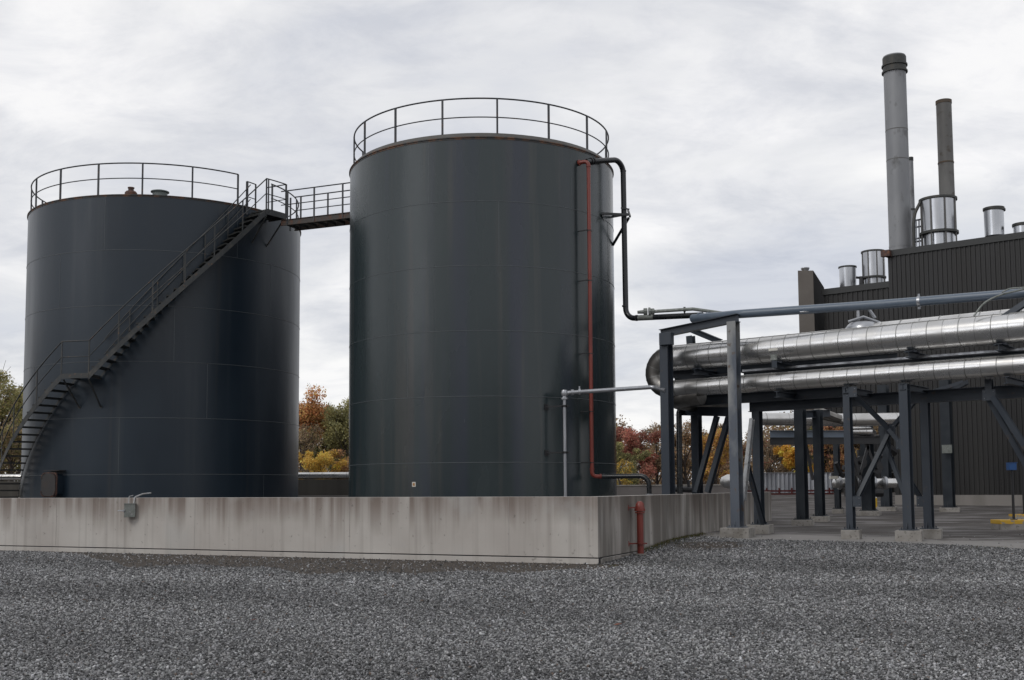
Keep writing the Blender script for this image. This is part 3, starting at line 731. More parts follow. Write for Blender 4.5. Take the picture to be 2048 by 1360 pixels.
# black pipe low: from the red elbow to the right and down
lowp = thing('drain_pipe', 'black pipe from the foot of the red pipe, bending down behind the wall', 'pipe', (rp.x + .3, rp.y, 0))
s0 = V((rp.x + .30, rp.y + .05, zbot)); yl = s0.y - .6
e1 = P(1298, 952, yl); e1.z = zbot + .0
path = fillet([s0, V((e1.x, e1.y, zbot)), V((e1.x, e1.y, .2))], .26)
MB().tube(path, .068, 18).build('pipe', M_BLACK, lowp)
mb = MB(); ring(mb, s0 + V((.03, 0, 0)), V((1, 0, 0)), .082, .05); ring(mb, V((e1.x, e1.y, zbot - .30)), V((0, 0, 1)), .078, .04)
mb.build('coupling', M_BLACK, lowp)
MB().tube([V((e1.x, e1.y, 1.30)), V((e1.x, e1.y, 1.42))], .10, 16).build('white_collar', M_SILV, lowp)
# big black overhead pipe
aB = 49.5
bs = pol(T2, R2 - .02, aB, ztop + .02)
yb = 33.4
b1 = P(1246, 319, yb); b2 = P(1249, 637, yb); b3 = P(1405, 630, 31.6)
over = thing('overflow_pipe', 'thick black pipe leaving the tank top, dropping beside it and turning towards the pipe rack', 'pipe', bs)
z1_ = b1.z; bs.z = Z(1190, 323, bs.y)
path = fillet([bs, b1, V((b1.x + .02, b1.y, b2.z)), b3], [0, .34, .34, 0], 9)
MB().tube(path, .083, 20).build('pipe', M_BLACK, over)
mb = MB(); d0 = (b1 - bs).normalized()
ring(mb, bs + d0 * .22, d0, .105, .05); ring(mb, bs + d0 * .32, d0, .105, .03); ring(mb, V((b1.x, b1.y, z1_ - .36)), V((0, 0, 1)), .091, .04); ring(mb, V((b1.x, b1.y, b2.z + .38)), V((0, 0, 1)), .093, .04)
dd = (b3 - V((b1.x, b1.y, b2.z))).normalized(); ring(mb, V((b1.x, b1.y, b2.z)) + dd * .42, dd, .093, .05)
mb.build('coupling', M_DKMET, over)
MB().tube([V((b1.x, b1.y, b2.z)) + dd * .50, V((b1.x, b1.y, b2.z)) + dd * 1.05], .0855, 20, False).build('highlight_sleeve', M_GREYBOX, over)  # pale sleeve added for the highlight on the black pipe
# bracket arms of that pipe
q1 = P(1212, 425, 33.0); q2 = P(1256, 424, yb - .18); q3 = P(1228, 488, 33.9); q4 = P(1258, 432, yb - .15)
wl1 = pol(T2, R2 - .02, 62, P(1222, 427, 33).z)
mb = MB(); mb.bar(wl1, V((b1.x + .12, b1.y - .15, wl1.z + .02)), .05, .07); mb.bar(wl1 + V((0, .7, .0)), V((b1.x + .14, b1.y + .16, wl1.z + .12)), .05, .06)
mb.bar(V((b1.x + .17, b1.y - .2, wl1.z - .05)), V((b1.x + .15, b1.y + .2, wl1.z + .25)), .05, .06)
mb.bar(pol(T2, R2, 78, q3.z), V((b1.x + .16, b1.y + .05, wl1.z - .02)), .05, .07)
mb.bar(pol(T2, R2, 78, q3.z), pol(T2, R2 + .03, 60, wl1.z - .05), .03, .04)
mb.bar(V((b1.x + .16, b1.y - .1, wl1.z + .2)), V((b1.x - .1, b1.y - .16, wl1.z + .23)), .03, .04)
ring(mb, V((b1.x, b1.y, wl1.z + .05)), V((0, 0, 1)), .10, .05)
mb.disc(wl1 + (V((b1.x, b1.y, wl1.z)) - wl1) * .5, .07, V((1, .1, 0)), .03, 8)
mb.build('support_bracket', M_BLACK, over)

# silver pipe: up beside the tank, then over to the rack
asv = 30.3; sp = off2(asv, .55)
silv = thing('vent_pipe', 'bare silver pipe rising beside the nearer tank and crossing over to the pipe rack', 'pipe', (sp.x, sp.y, 0))
zs_ = Z(1131, 786, sp.y); e2 = P(1306, 774, 31.0); e3 = P(1331, 781, 30.55)
path = fillet([V((sp.x, sp.y, 0.1)), V((sp.x, sp.y, zs_)), e2, e3], [0, .14, .2, 0])
MB().tube(path[:1] + [V((sp.x, sp.y, zs_ - .2))], .047, 16).build('riser', M_SILV, silv)
MB().tube([V((sp.x, sp.y, zs_ - .2))] + path[1:], .060, 16).build('cross_pipe', M_SILV, silv)
dv = (e2 - V((sp.x, sp.y, zs_))).normalized()
mb = MB(); ring(mb, V((sp.x, sp.y, zs_ - .15)), V((0, 0, 1)), .10, .05); ring(mb, V((sp.x, sp.y, zs_)) + dv * .22, dv, .09, .07); ring(mb, V((sp.x, sp.y, zs_)) + dv * .42, dv, .095, .06)
mb.lathe(V((sp.x, sp.y, zs_)), [(.001, -.10), (.08, -.08), (.105, 0), (.08, .08), (.001, .10)], 16)
mb.bar(V((sp.x, sp.y, zs_)) + dv * .42, V((sp.x, sp.y, zs_ + .16)) + dv * .42, .04, .04)
mb.build('elbow_fitting', M_SILV, silv)
for v in (812, 905):
    z = Z(1131, v, sp.y); q = V((sp.x, sp.y, z)); tr2 = V((1, 0, 0))
    mb = MB(); ring(mb, q, V((0, 0, 1)), .068, .06); mb.bar(q - tr2 * .12, q + tr2 * .12, .03, .04)
    w_ = pol(T2, R2, asv - 3.5, z); mb.bar(q - tr2 * .05, w_, .03, .04); mb.box(w_, .12, .05, .16, V((cos(radians(asv)), sin(radians(asv)), 0)))
    mb.disc(q - tr2 * .10 - V((0, .04, 0)), .022, V((0, 1, 0)), .08, 6); mb.disc(q + tr2 * .09 - V((0, .04, 0)), .022, V((0, 1, 0)), .08, 6)
    mb.build('pipe_clamp', M_DKMET, silv)

# ------------------------------------------------------------------ pipe rack
RD = V((-.777, .629, 0)); RN = V((.629, .777, 0))        # along the rack (away, left) and across it
Fp = V((9.72, 27.4, 0)); Gp = Fp + RN * 1.42
def on_line(base, u):              # point of a rack line seen in view column u
    t = (TAN(u) * base.y - base.x) / (RD.x - TAN(u) * RD.y); return base + RD * t
rack = thing('pipe_rack', 'blue-grey steel rack of columns and beams carrying two large clad pipes', 'pipe rack', (Fp.x, Fp.y, gh(Fp.x, Fp.y)))
def column(par, q, ztop, w=.20, d=.22, m=M_STEEL, pad=.62, padh=.17, n=RN, padname='footing', gus=True):
    g = gh(q.x, q.y); zb_ = g + padh
    c = MB().ibeam((q.x, q.y, zb_ + .02), (q.x, q.y, ztop), d, w, n, .018, .012).build('column', m, par)
    mb = MB().box((q.x, q.y, zb_ + .012), d + .16, w + .16, .024, n)
    if gus:
        t = V((-n.y, n.x, 0))
        for sg in (-1, 1):
            mb.poly([q + n * (sg * (d / 2 + .001)) + V((0, 0, zb_ + .024)), q + n * (sg * (d / 2 + .075)) + V((0, 0, zb_ + .024)), q + n * (sg * (d / 2 + .001)) + V((0, 0, zb_ + .20))], t * .012)
            for s2 in (-1, 1): mb.tube([q + n * (sg * (d / 2 + .05)) + t * (s2 * (w / 2 + .02)) + V((0, 0, zb_ + .02)), q + n * (sg * (d / 2 + .05)) + t * (s2 * (w / 2 + .02)) + V((0, 0, zb_ + .075))], .014, 6)
    mb.build('base_plate', m, c, smooth=0)
    if pad:
        MB().box((q.x, q.y, g + padh / 2 - .1), pad, pad * .9, padh + .2, WR).build(padname, M_PAD, par, bevel=.012)
    return c
lineF = Fp; lineG = Gp
Ap = V((TAN(1471) * 29.5, 29.5, 0)); A2 = V((TAN(1335) * 30.7, 30.7, 0))
zA = Z(1470, 630, 29.5); zA2 = Z(1333, 660, 30.7)
cA = column(rack, Ap, zA - .18, .255, .26, M_STEELW, .84, .27); cA['label'] = 'tall weathered corner column with pale bare patches'
column(rack, A2, zA2 - .20, .25, .30, M_STEEL, 0)
nA = (A2 - Ap); nA.z = 0
b0 = V((Ap.x, Ap.y, zA - .09)) - nA.normalized() * .16; b1_ = V((A2.x, A2.y, zA2 - .09)) + nA.normalized() * .16
MB().ibeam(b0, b1_, .22, .2, V((0, 0, 1)), .016, .01).build('top_beam', M_STEEL, rack)
# end plates / cap box at the far column
q = P(1333, 678, 30.5); MB().box(q, .36, .20, .34, nA).build('cap_box', M_STEEL, rack, bevel=.01)
E_ = on_line(lineF, 1697); F_ = on_line(lineF, 1812); B_ = on_line(lineG, 1515); G_ = on_line(lineG, 1852)
zlow = 4.10
column(rack, E_, zlow, .17, .20, M_STEEL, .50, .25); column(rack, F_, zlow, .21, .24, M_STEEL, .68, .27)
column(rack, B_, 3.72, .22, .24, M_STEEL, .72, .26); column(rack, G_, 3.72, .20, .22, M_STEEL, .66, .25)
H1 = V((TAN(1393) * 33.6, 33.6, 0)); column(rack, H1, 3.75, .24, .26, M_STEEL, 0)
fr = P(2062, 1000, 26.0); 
# longitudinal beams
c0 = on_line(lineG, 1500); c1 = on_line(lineG, 2190)
MB().ibeam(V((c0.x, c0.y, 3.87)), V((c1.x, c1.y, 3.87)), .32, .18, V((0, 0, 1)), .018, .011).build('long_beam', M_STEEL, rack)
mid = Fp + RN * .55; c0 = on_line(mid, 1490); c1 = on_line(mid, 2190)
MB().ibeam(V((c0.x, c0.y, 4.64)), V((c1.x, c1.y, 4.64)), .20, .22, V((0, 0, 1)), .014, .01).build('long_beam', M_STEEL, rack)
ln = Fp + RN * .95; c0 = on_line(ln, 1352); c1 = on_line(ln, 1800)
MB().ibeam(V((c0.x, c0.y, 4.93)), V((c1.x, c1.y, 4.93)), .26, .2, V((0, 0, 1)), .016, .01).build('long_beam', M_STEEL, rack)
c0 = on_line(ln, 1362); c1 = on_line(ln, 1700)
MB().ibeam(V((c0.x, c0.y, 4.08)), V((c1.x, c1.y, 4.08)), .28, .2, V((0, 0, 1)), .016, .01).build('long_beam', M_STEEL, rack)
MB().ibeam(P(1340, 745, 31.9), P(1500, 768, 31.2), .26, .16, V((0, 0, 1)), .014, .01).build('cross_beam', M_STEEL, rack)
# cross beams below each pipe
for q in (E_, F_, on_line(lineF, 1560), on_line(lineF, 2020)):
    MB().ibeam(V((q.x, q.y, 4.03)) - RN * .15, V((q.x, q.y, 4.03)) + RN * 1.7, .16, .14, V((0, 0, 1)), .014, .01).build('cross_beam', M_STEEL, rack)
for u in (1400, 1560, 1830, 2010):
    q = on_line(lineF, u); MB().ibeam(V((q.x, q.y, 4.80)) - RN * .25, V((q.x, q.y, 4.80)) + RN * 1.7, .16, .16, V((0, 0, 1)), .014, .01).build('cross_beam', M_STEEL, rack)
# lower beam round the loop
MB().ibeam(P(1354, 822, 33.4), P(1478, 824, 31.2), .26, .18, V((0, 0, 1))).build('loop_beam', M_STEEL, rack)
MB().ibeam(P(1350, 766, 32.3), P(1440, 755, 34.5), .3, .18, V((0, 0, 1))).build('loop_beam', M_STEEL, rack)
MB().ibeam(P(1384, 660, 33.2), P(1442, 684, 32.4), .16, .12, V((0, 0, 1))).build('loop_beam', M_STEEL, rack)
MB().ibeam(P(1381, 672, 33.2), P(1383, 700, 33.2), .2, .2, RN).build('stub_column', M_STEEL, rack)
# braces
def brace(p, q, w=.11, m=M_STEEL, h=None):
    return MB().ibeam(p, q, w, h or w * .8, RN, .010, .009).build('brace', m, rack)
yb_ = E_.y + .1
brace(P(1702, 782, yb_), P(1777, 857, yb_ + .3), .13); brace(P(1777, 857, yb_ + .3), P(1803, 890, yb_ + .1), .12)
brace(P(1709, 1008, yb_), P(1782, 858, yb_ + .45), .13); brace(P(1782, 858, yb_ + .45), P(1846, 784, yb_ + .9), .12)
brace(P(1768, 882, yb_ + .8), P(1808, 985, yb_ + .4), .12); brace(P(1822, 965, yb_ + .4), P(1848, 1006, yb_ + .6), .12)
brace(P(1846, 790, 29.6), P(1925, 765, 29.8), .12); brace(P(1868, 800, 29.4), P(1936, 764, 29.2), .12)
brace(P(1434, 832, 33.2), P(1392, 985, 33.2), .16); brace(P(1458, 832, 33.0), P(1415, 985, 33.0), .17)
b_ = brace(P(1504, 838, 30.6), P(1487, 1000, 29.9), .13, M_GALV); b_['label'] = 'pale galvanised diagonal brace'
brace(P(1493, 925, 30.2), P(1528, 1050, 31.2), .13)
brace(P(1973, 790, 26.8), P(2052, 930, 26.6), .14); brace(P(1985, 792, 26.5), P(2075, 930, 26.2), .16)
brace(P(1978, 655, 25.9), P(2075, 590, 25.6), .16)
q = P(1979, 790, 26.8); MB().ibeam(q, q + V((0, 0, .38)), .16, .16, RN).build('stub_column', M_STEEL, rack)
# small junction box standing on the middle beam
q = P(1548, 715, 28.75)
jb = MB().box(q, .15, .12, .15, WL).build('junction_box', M_GREYBOX, rack)
MB().bar(q - V((0, 0, .26)), q - V((0, 0, .07)), .12, .10).build('box_post', M_STEEL, rack)

for (u_, v_, d_) in ((1702, 784, 28.2), (1846, 786, 28.9), (1779, 858, 28.9), (1711, 1003, 28.2), (1845, 1003, 28.6), (1978, 790, 26.6), (1804, 888, 27.9)):
    q = P(u_, v_, d_); gp = MB().box(q, .30, .012, .26, RD)
    g_ = gp.build('gusset_plate', M_STEEL, rack)
    bb_ = MB()
    for a_, b_2 in ((-.1, -.08), (.1, -.08), (-.1, .08), (.1, .08)): MB().disc(q - RN * .012 + RD * a_ + V((0, 0, b_2)), .014, RN, .02, 6).build('bolt', M_STEELW, g_)
for u_ in (1400, 1560, 1830, 2010):
    q = on_line(Fp, u_); MB().box(V((q.x, q.y, 4.885)), .30, .22, .05, RD).box(V((q.x, q.y, 4.93)), .30, .02, .06, RD).build('pipe_shoe', M_STEEL, rack)
tray0 = on_line(Fp + RN * .45, 1490); tray1 = on_line(Fp + RN * .45, 2190)
MB().bar(V((tray0.x, tray0.y, 4.76)), V((tray1.x, tray1.y, 4.76)), .16, .012).bar(V((tray0.x, tray0.y, 4.785)) - RN * .08, V((tray1.x, tray1.y, 4.785)) - RN * .08, .006, .05).build('cable_tray', M_SILV, rack)
# large clad pipes with a horizontal return bend at the rack's end
def clad_pipe(label, path, r, step, start=.2, name='clad_pipe'):
    t = thing(name, label, 'pipe', path[0])
    MB().tube(path, r, 32).build('cladding', M_CLAD, t, smooth=40)
    mb = MB()
    for i, (c, d) in enumerate(along(path, step, start)):
        if i % 2 == 0: mb.tube([c - d * .012, c - d * .006, c + d * .006, c + d * .012], [r + .001, r + .007, r + .007, r + .001], 32, False)
        else: mb.tube([c - d * .005, c + d * .005], r + .004, 32, False)
    mb.build('seam_band', M_CLADSEAM, t, smooth=40)
    return t
def loop_path(z, r, u_end, back, right_u=2230):
    s = on_line(Fp, right_u); e = on_line(Fp, u_end); s.z = e.z = z
    e2_ = e + RN * back
    return fillet([s, e, e2_, e2_ - RD * 6.0], [0, back * .48, back * .48, 0], 12)
s_u = on_line(Fp, 2230); e_u = on_line(Fp, 1342); s_u.z = e_u.z = 5.25
upath = [s_u, e_u]
up_pipe = clad_pipe('large aluminium-clad pipe, upper of the two on the rack, bending back at its left end', upath, .365, .37)
el = []
for k in range(15):
    q_ = pi * k / 14; el.append(V((e_u.x, e_u.y, 4.815)) + RD * (.46 * sin(q_)) + V((0, 0, .435 * cos(q_))))
elr = [.366 - .115 * k / 14 for k in range(15)]
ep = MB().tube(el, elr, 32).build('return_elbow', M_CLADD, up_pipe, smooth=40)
mb = MB()
for k in range(2, 14, 3):
    c = el[k]; d = (el[k + 1] - el[k - 1]).normalized(); mb.tube([c - d * .008, c + d * .006], elr[k] + .005, 32, False)
mb.build('seam_band', M_CLADSEAM, ep, smooth=40)
bb = on_line(Fp, 1400); bb.z = 4.16
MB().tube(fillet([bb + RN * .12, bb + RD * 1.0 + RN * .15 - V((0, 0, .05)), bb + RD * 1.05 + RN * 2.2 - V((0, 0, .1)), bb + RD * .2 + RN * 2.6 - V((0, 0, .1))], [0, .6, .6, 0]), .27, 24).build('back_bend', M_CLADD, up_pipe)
s_l = on_line(Fp, 2230); s_l.z = 4.38; lpath = [s_l, V((e_u.x, e_u.y, 4.38))]
lo_pipe = clad_pipe('thinner lower one of the two big aluminium-clad pipes on the rack', lpath, .240, .36)
MB().box(P(1546, 699, 28.6), .25, .012, .06, RD).build('name_plate', M_WHITE, up_pipe)
for pth, r in ((upath, .365), (lpath, .240)):
    pp = up_pipe if r > .3 else lo_pipe
    e = pth[0]; mb = MB(); s_ = V((0, 0, 1))
    mb.tube([pth[0] + V((0, 0, r * .9)) - RN * r * .45, pth[1] + V((0, 0, r * .9)) - RN * r * .45], .008, 6); mb.build('lap_seam', M_CLADSEAM, pp)
# rear pipe seen above the upper one, with a valve dome
rp0 = Fp + RN * 1.75; rs = on_line(rp0, 2260); re = on_line(rp0, 1748); q_ = on_line(rp0, 1850); rs.z = re.z = Z(1850, 635.5, q_.y) - .24
rq = on_line(rp0, 1690); rq.z = re.z - .5
rear = clad_pipe('aluminium-clad pipe just behind the upper rack pipe, with a valve on its left end', [rs, re, rq], .24, .5)
vq = on_line(rp0, 1731); vq.z = Z(1731, 648, vq.y)
MB().lathe(vq - V((0, 0, .3)), [(.46, 0), (.44, .2), (.36, .30), (.30, .34), (.01, .36)], 24).build('valve_dome', M_SILV, rear)
ha = fillet([vq + V((-.1, 0, .1)), vq + V((-.1, 0, .42)), vq + V((.16, 0, .45)), vq + V((.35, 0, .16))], .08)
mb = MB().tube(ha, .045, 10).tube([vq + V((-.18, 0, .38)), vq + V((-.02, -.02, .50))], .03, 8).tube([vq + V((-.4, -.1, .05)), vq + V((0, -.12, .18)), vq + V((.45, -.1, .02))], .035, 8)
mb.build('valve_lever', M_SILV, rear)
# blue pipe over the rack
yA = 29.6
bpth = fillet([P(1385, 637, 31.0), P(1480, 628, 29.6), P(1760, 609, 28.0), P(2150, 578, 25.6)], [0, .5, .5, 0])
bp_ = thing('condensate_pipe', 'blue-grey pipe running along the top of the rack above the clad pipes', 'pipe', bpth[0])
MB().tube(bpth, .115, 18).build('pipe', M_BLUEP, bp_)
q = P(1838, 603, 27.5); mb = MB(); dpp = (bpth[-1] - bpth[-2]).normalized(); ring(mb, q, dpp, .135, .07); mb.bar(q, q + V((0, 0, .19)), .04, .04); mb.bar(q, q - V((0, 0, .19)), .05, .05)
mb.build('coupling', M_SILV, bp_)
mb = MB(); q = P(1418, 633, 30.6); ring(mb, q, (bpth[1] - bpth[0]).normalized(), .13, .05); q = P(1400, 634, 30.8); ring(mb, q, (bpth[1] - bpth[0]).normalized(), .13, .05); mb.build('coupling', M_BLUEP, bp_)
MB().tube([P(1600, 624, 28.8), P(1735, 613, 28.2)], .02, 8).build('tracer_line', M_SILV, bp_)
# valve stub pipe at the tank side
vs_ = thing('hose_valve', 'small grey pipe with a hexagonal valve pointing at the tank, above the black pipe', 'valve', P(1278, 624, 31.8))
pth = fillet([P(1308, 623, 31.8), P(1386, 618, 31.2), P(1450, 627, 30.3)], .2)
MB().tube(pth, .048, 12).build('pipe', M_GREYBOX, vs_)
mb = MB(); d_ = (P(1308, 623, 31.8) - P(1278, 624, 31.8)).normalized()
ring(mb, P(1299, 623, 31.8), d_, .12, .05, 8); ring(mb, P(1291, 623, 31.8), d_, .10, .1, 8); ring(mb, P(1305, 623, 31.8), d_, .09, .1, 8); mb.tube([P(1275, 624.5, 31.8), P(1290, 623.5, 31.8)], [.045, .06], 8)
mb.build('valve_body', M_GREYBOX, vs_)
mb = MB(); q = P(1369, 619, 31.4); ring(mb, q, d_, .075, .05); mb.bar(q, q - V((0, 0, .14)), .04, .04); mb.build('clamp', M_DKMET, vs_)
# flexible conduits on the right
cd = thing('flexible_conduit', 'thin grey conduit curving over the right end of the rack', 'conduit', P(1955, 627, 26.0))
MB().tube(fillet([P(1948, 632, 26.0), P(1966, 606, 26.0), P(1998, 590, 26.0), P(2100, 566, 25.6)], .8, 10), .022, 10).build('hose', M_GREYBOX, cd)
MB().tube(fillet([P(2004, 585, 25.9), P(2018, 577, 25.9), P(2080, 573, 25.7)], .3), .018, 8).build('hose', M_GREYBOX, cd)

# ------------------------------------------------------------------ second rack behind
rk2 = thing('pipe_rack', 'smaller dark steel rack under the building side, behind the front rack', 'pipe rack', (11.5, 39, gh(11.5, 39)))
for u, d, w, zt_ in ((1601, 36.4, .30, 4.3), (1636, 39.5, .28, 4.3), (1733, 45.3, .42, 4.2), (1769, 51, .40, 6.2), (1894, 49.1, .40, 6.5), (1672, 48, .22, 3.4)):
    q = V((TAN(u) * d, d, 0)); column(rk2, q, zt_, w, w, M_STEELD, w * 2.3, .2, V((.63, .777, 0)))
MB().ibeam(P(1540, 868, 40), P(1700, 868, 41), .25, .2, V((0, 0, 1))).build('cross_beam', M_BLUEP, rk2)
MB().ibeam(P(1590, 830, 37), P(1660, 826, 42), .25, .2, V((0, 0, 1))).build('cross_beam', M_STEEL, rk2)
MB().ibeam(P(1540, 882, 43), P(1760, 880, 44), .3, .2, V((0, 0, 1))).build('cross_beam', M_DKMET, rk2)
for (a, b, c, d) in ((1606, 860, 1626, 960), (1726, 870, 1748, 930), (1700, 880, 1722, 960), (1742, 870, 1720, 950)): MB().bar(P(a, b, 44), P(c, d, 44), .10, .10).build('brace', M_DKMET, rk2)
MB().tube([P(1722, 900, 46), P(1722, 985, 46)], .16, 10).tube([P(1741, 880, 47), P(1741, 1000, 47)], .12, 10).tube([P(1690, 985, 46), P(1765, 985, 46)], .18, 10).build('manifold', M_DKMET, rk2)
for (a, b, c, d, r_, dep) in ((1632, 820, 1680, 838, .16, 42), (1640, 832, 1700, 846, .12, 43), (1690, 852, 1706, 905, .10, 45), (1700, 905, 1712, 985, .12, 45), (1752, 870, 1756, 990, .16, 48), (1730, 905, 1762, 912, .12, 46), (1686, 935, 1740, 938, .10, 46), (1768, 890, 1790, 905, .2, 52), (1672, 925, 1684, 952, .08, 44)):
    MB().tube([P(a, b, dep), P(c, d, dep + .3)], r_, 10).build('pipe_spool', M_CLADD if dep in (42, 43) else M_DKMET, rk2)
for (u_, v_) in ((1722, 925), (1754, 935), (1708, 940)):
    MB().disc(P(u_, v_, 44.8), .26, V((.3, -1, 0)), .08, 12).disc(P(u_, v_, 44.7), .08, V((.3, -1, 0)), .2, 8).build('handwheel', M_DKMET, rk2)
q = P(1894, 898, 48.6); MB().box(q, .42, .05, .36, RD).build('sign_plate', M_GREYBOX, rk2)
bk = clad_pipe('silver clad pipe carried by the rack behind, below the two big pipes', [P(1520, 838, 43), P(1690, 840, 43.5), P(1800, 838, 44)], .25, .9)
bk2 = clad_pipe('short silver clad pipe with rounded end under the rear rack', [P(1690, 863, 44), P(1738, 863, 44), P(1744, 868, 44.3)], .19, .6)
bk3 = thing('flanged_pipe', 'silver flanged pipe run lying low behind the rack columns', 'pipe', P(1665, 966, 46))
MB().tube([P(1664, 966, 46), P(1668, 966, 46), P(1790, 966, 46.5)], [.02, .2, .2], 18).build('pipe', M_CLAD, bk3)
for u in (1679, 1693, 1716, 1731, 1748, 1770):
    mb = MB(); ring(mb, P(u, 966, 46.1), V((1, 0, 0)), .27, .10, 16); mb.build('flange', M_SILV, bk3)
MB().box(P(1667, 955, 45.8), .3, .2, .12).build('valve_cap', M_WHITE, bk3)
bk4 = thing('vessel_end', 'white rounded vessel end showing over the wall beside the corner column', 'vessel', P(1442, 968, 42))
MB().tube([P(1440, 966, 42), P(1445, 965, 42), P(1456, 963, 42), P(1500, 966, 42)], [.05, .2, .27, .27], 20).build('shell', M_CLAD, bk4)
MB().tube([P(1459, 960, 42), P(1459, 951, 42)], [.12, .06], 10).build('nozzle', M_SILV, bk4)
# thin black post inside the compound
tb = thing('standpipe', 'thin black pipe standing between two rack columns inside the wall', 'pipe', P(1358, 1000, 33.0))
MB().tube(fillet([V((P(1358, 900, 33).x, 33, .1)), P(1358, 822, 33), P(1383, 818, 33.4)], .1), .085, 14).build('pipe', M_BLACK, tb)
MB().tube([P(1340, 978, 35), P(1400, 980, 35)], .09, 10).tube([P(1376, 960, 35), P(1379, 985, 35)], .05, 8).build('valve', M_DKMET, tb)

# ------------------------------------------------------------------ things on and at the wall
# red fire connection at the return wall
q = V((TAN(1261) * 25.6, 25.6, 0)); d_ = wall_dist(q.x, q.y); q = q + (-WL) * (.22 - d_[1])
g = gh(q.x, q.y)
fc = thing('fire_connection', 'short fat red standpipe bolted to the side face of the concrete wall', 'standpipe', (q.x, q.y, g))
zt_ = Z(1261, 1003, q.y)
MB().tube([V((q.x, q.y, g - .05)), V((q.x, q.y, zt_ - .17))], .075, 20).build('pipe', M_RED, fc)
MB().lathe(V((q.x, q.y, 0)), [(.105, zt_ - .2), (.105, zt_ - .12), (.09, zt_ - .05), (.05, zt_), (.001, zt_ + .01)], 20).build('cap', M_RED, fc)
mb = MB(); ring(mb, V((q.x, q.y, zt_ - .19)), V((0, 0, 1)), .125, .05); ring(mb, V((q.x, q.y, zt_ - .25)), V((0, 0, 1)), .11, .03)
zl = Z(1261, 1087, q.y); ring(mb, V((q.x, q.y, zl)), V((0, 0, 1)), .115, .03); mb.bar(V((q.x - .15, q.y - .01, zl)), V((q.x + .15, q.y, zl)), .04, .03); mb.build('coupling', M_RED, fc)
mb = MB()
for z in (zt_ - .14, zl): mb.bar(V((q.x, q.y, z)), V((q.x - .26, q.y - .05, z)), .03, .03); mb.box(V((q.x - .27, q.y - .05, z)), .02, .07, .12)
mb.build('wall_arm', M_RED, fc)
MB().lathe(V((q.x, q.y, 0)), [(.15, g - .05), (.15, g + .03), (.09, g + .035)], 14).build('base_collar', M_PAD, fc)
# enclosure on the long wall
def wall_pt(u, z, off=0.0):
    base = WC - WR * off; t = (TAN(u) * base.y - base.x) / (WL.x - TAN(u) * WL.y); q_ = base + WL * t; q_.z = z; return q_
q = wall_pt(262, 0, .10); zc = Z(262, 1021, q.y); q.z = zc
eb = thing('switch_enclosure', 'small grey metal box with a lever, hung on the long concrete wall', 'electrical box', q)
rot = Matrix.Rotation(radians(38), 3, 'Z')
bxd = rot @ WL
MB().box(q, .27, .22, .34, bxd).build('box_body', M_GREYBOX, eb, bevel=.006)
MB().box(q + V((0, 0, .175)), .30, .24, .012, bxd).build('lid', M_GREYBOX, eb)
fr_ = q - WR * .12 + WL * .04
MB().tube([fr_, fr_ - WR * .07], .03, 10).tube([fr_ - WR * .06, fr_ - WR * .06 + WL * .19 + V((0, 0, .0))], .014, 8).build('lever', M_SILV, eb)
MB().tube(fillet([q + V((.09, 0, .16)), q + V((.10, .05, .34)), q + V((.24, .22, .42)), q + V((.42, .34, .44))], .08), .019, 8).tube([q + V((-.06, .04, .17)), q + V((-.05, .07, .36))], .012, 8).tube([q + V((-.05, .07, .36)), q + V((-.0, .2, .38))], .012, 8).build('conduit', M_GALV, eb)

# ------------------------------------------------------------------ building with stacks
bc = V((TAN(1787) * 62, 62, 0)); bld = thing('power_building', 'dark ribbed-metal industrial building with stacks and vents on its roof', 'building', (bc.x, bc.y, .5))
BD = -RD                                  # along the facade, to the right and nearer
BN = RN                                   # into the building
zr = 1.6 + (971.3 - 500) / F_PX * 62 + .05; gB = gh(bc.x, bc.y)
Z_pl = gB + .5
def ribbed(p0, L, z0, z1, dirv, nout, pitch=.25, dep=.045):
    vs = []; n = int(L / pitch); k = 0
    prof = []
    for i in range(n):
        x = i * pitch
        prof += [(x, 0), (x + pitch * .52, 0), (x + pitch * .60, dep), (x + pitch * .92, dep)]
    prof.append((n * pitch, 0))
    for x, d in prof:
        a = p0 + dirv * x + nout * d; vs += [V((a.x, a.y, z0)), V((a.x, a.y, z1))]
    return vs, [(2 * i, 2 * i + 2, 2 * i + 3, 2 * i + 1) for i in range(len(prof) - 1)]
mb = MB(); vs, fs = ribbed(bc, 34, Z_pl, zr - .3, BD, -BN); mb.add(vs, fs)
vs, fs = ribbed(bc, 24, Z_pl, zr - .3, BN, RD); mb.add(vs, fs)
wallb = mb.build('ribbed_wall', M_SIDING, bld, smooth=0)
mb = MB(); c = bc + BD * 17 - BN * .03; mb.box(V((c.x, c.y, zr - .13)), 34.2, .16, .34, BD)
c = bc + BN * 12 + RD * .03; mb.box(V((c.x, c.y, zr - .13)), .16, 24, .34, BD); mb.build('roof_trim', M_TRIM, bld)
c = bc + BD * 17 + BN * 12; MB().box(V((c.x, c.y, zr - .25)), 34, 24, .1, BD).build('roof', M_TRIM, bld)
c = bc + BD * 17.05 + BN * 12; MB().box(V((c.x, c.y, gB + .15)), 34.1, 24.15, .75, BD).build('plinth', M_PLINTH, bld)
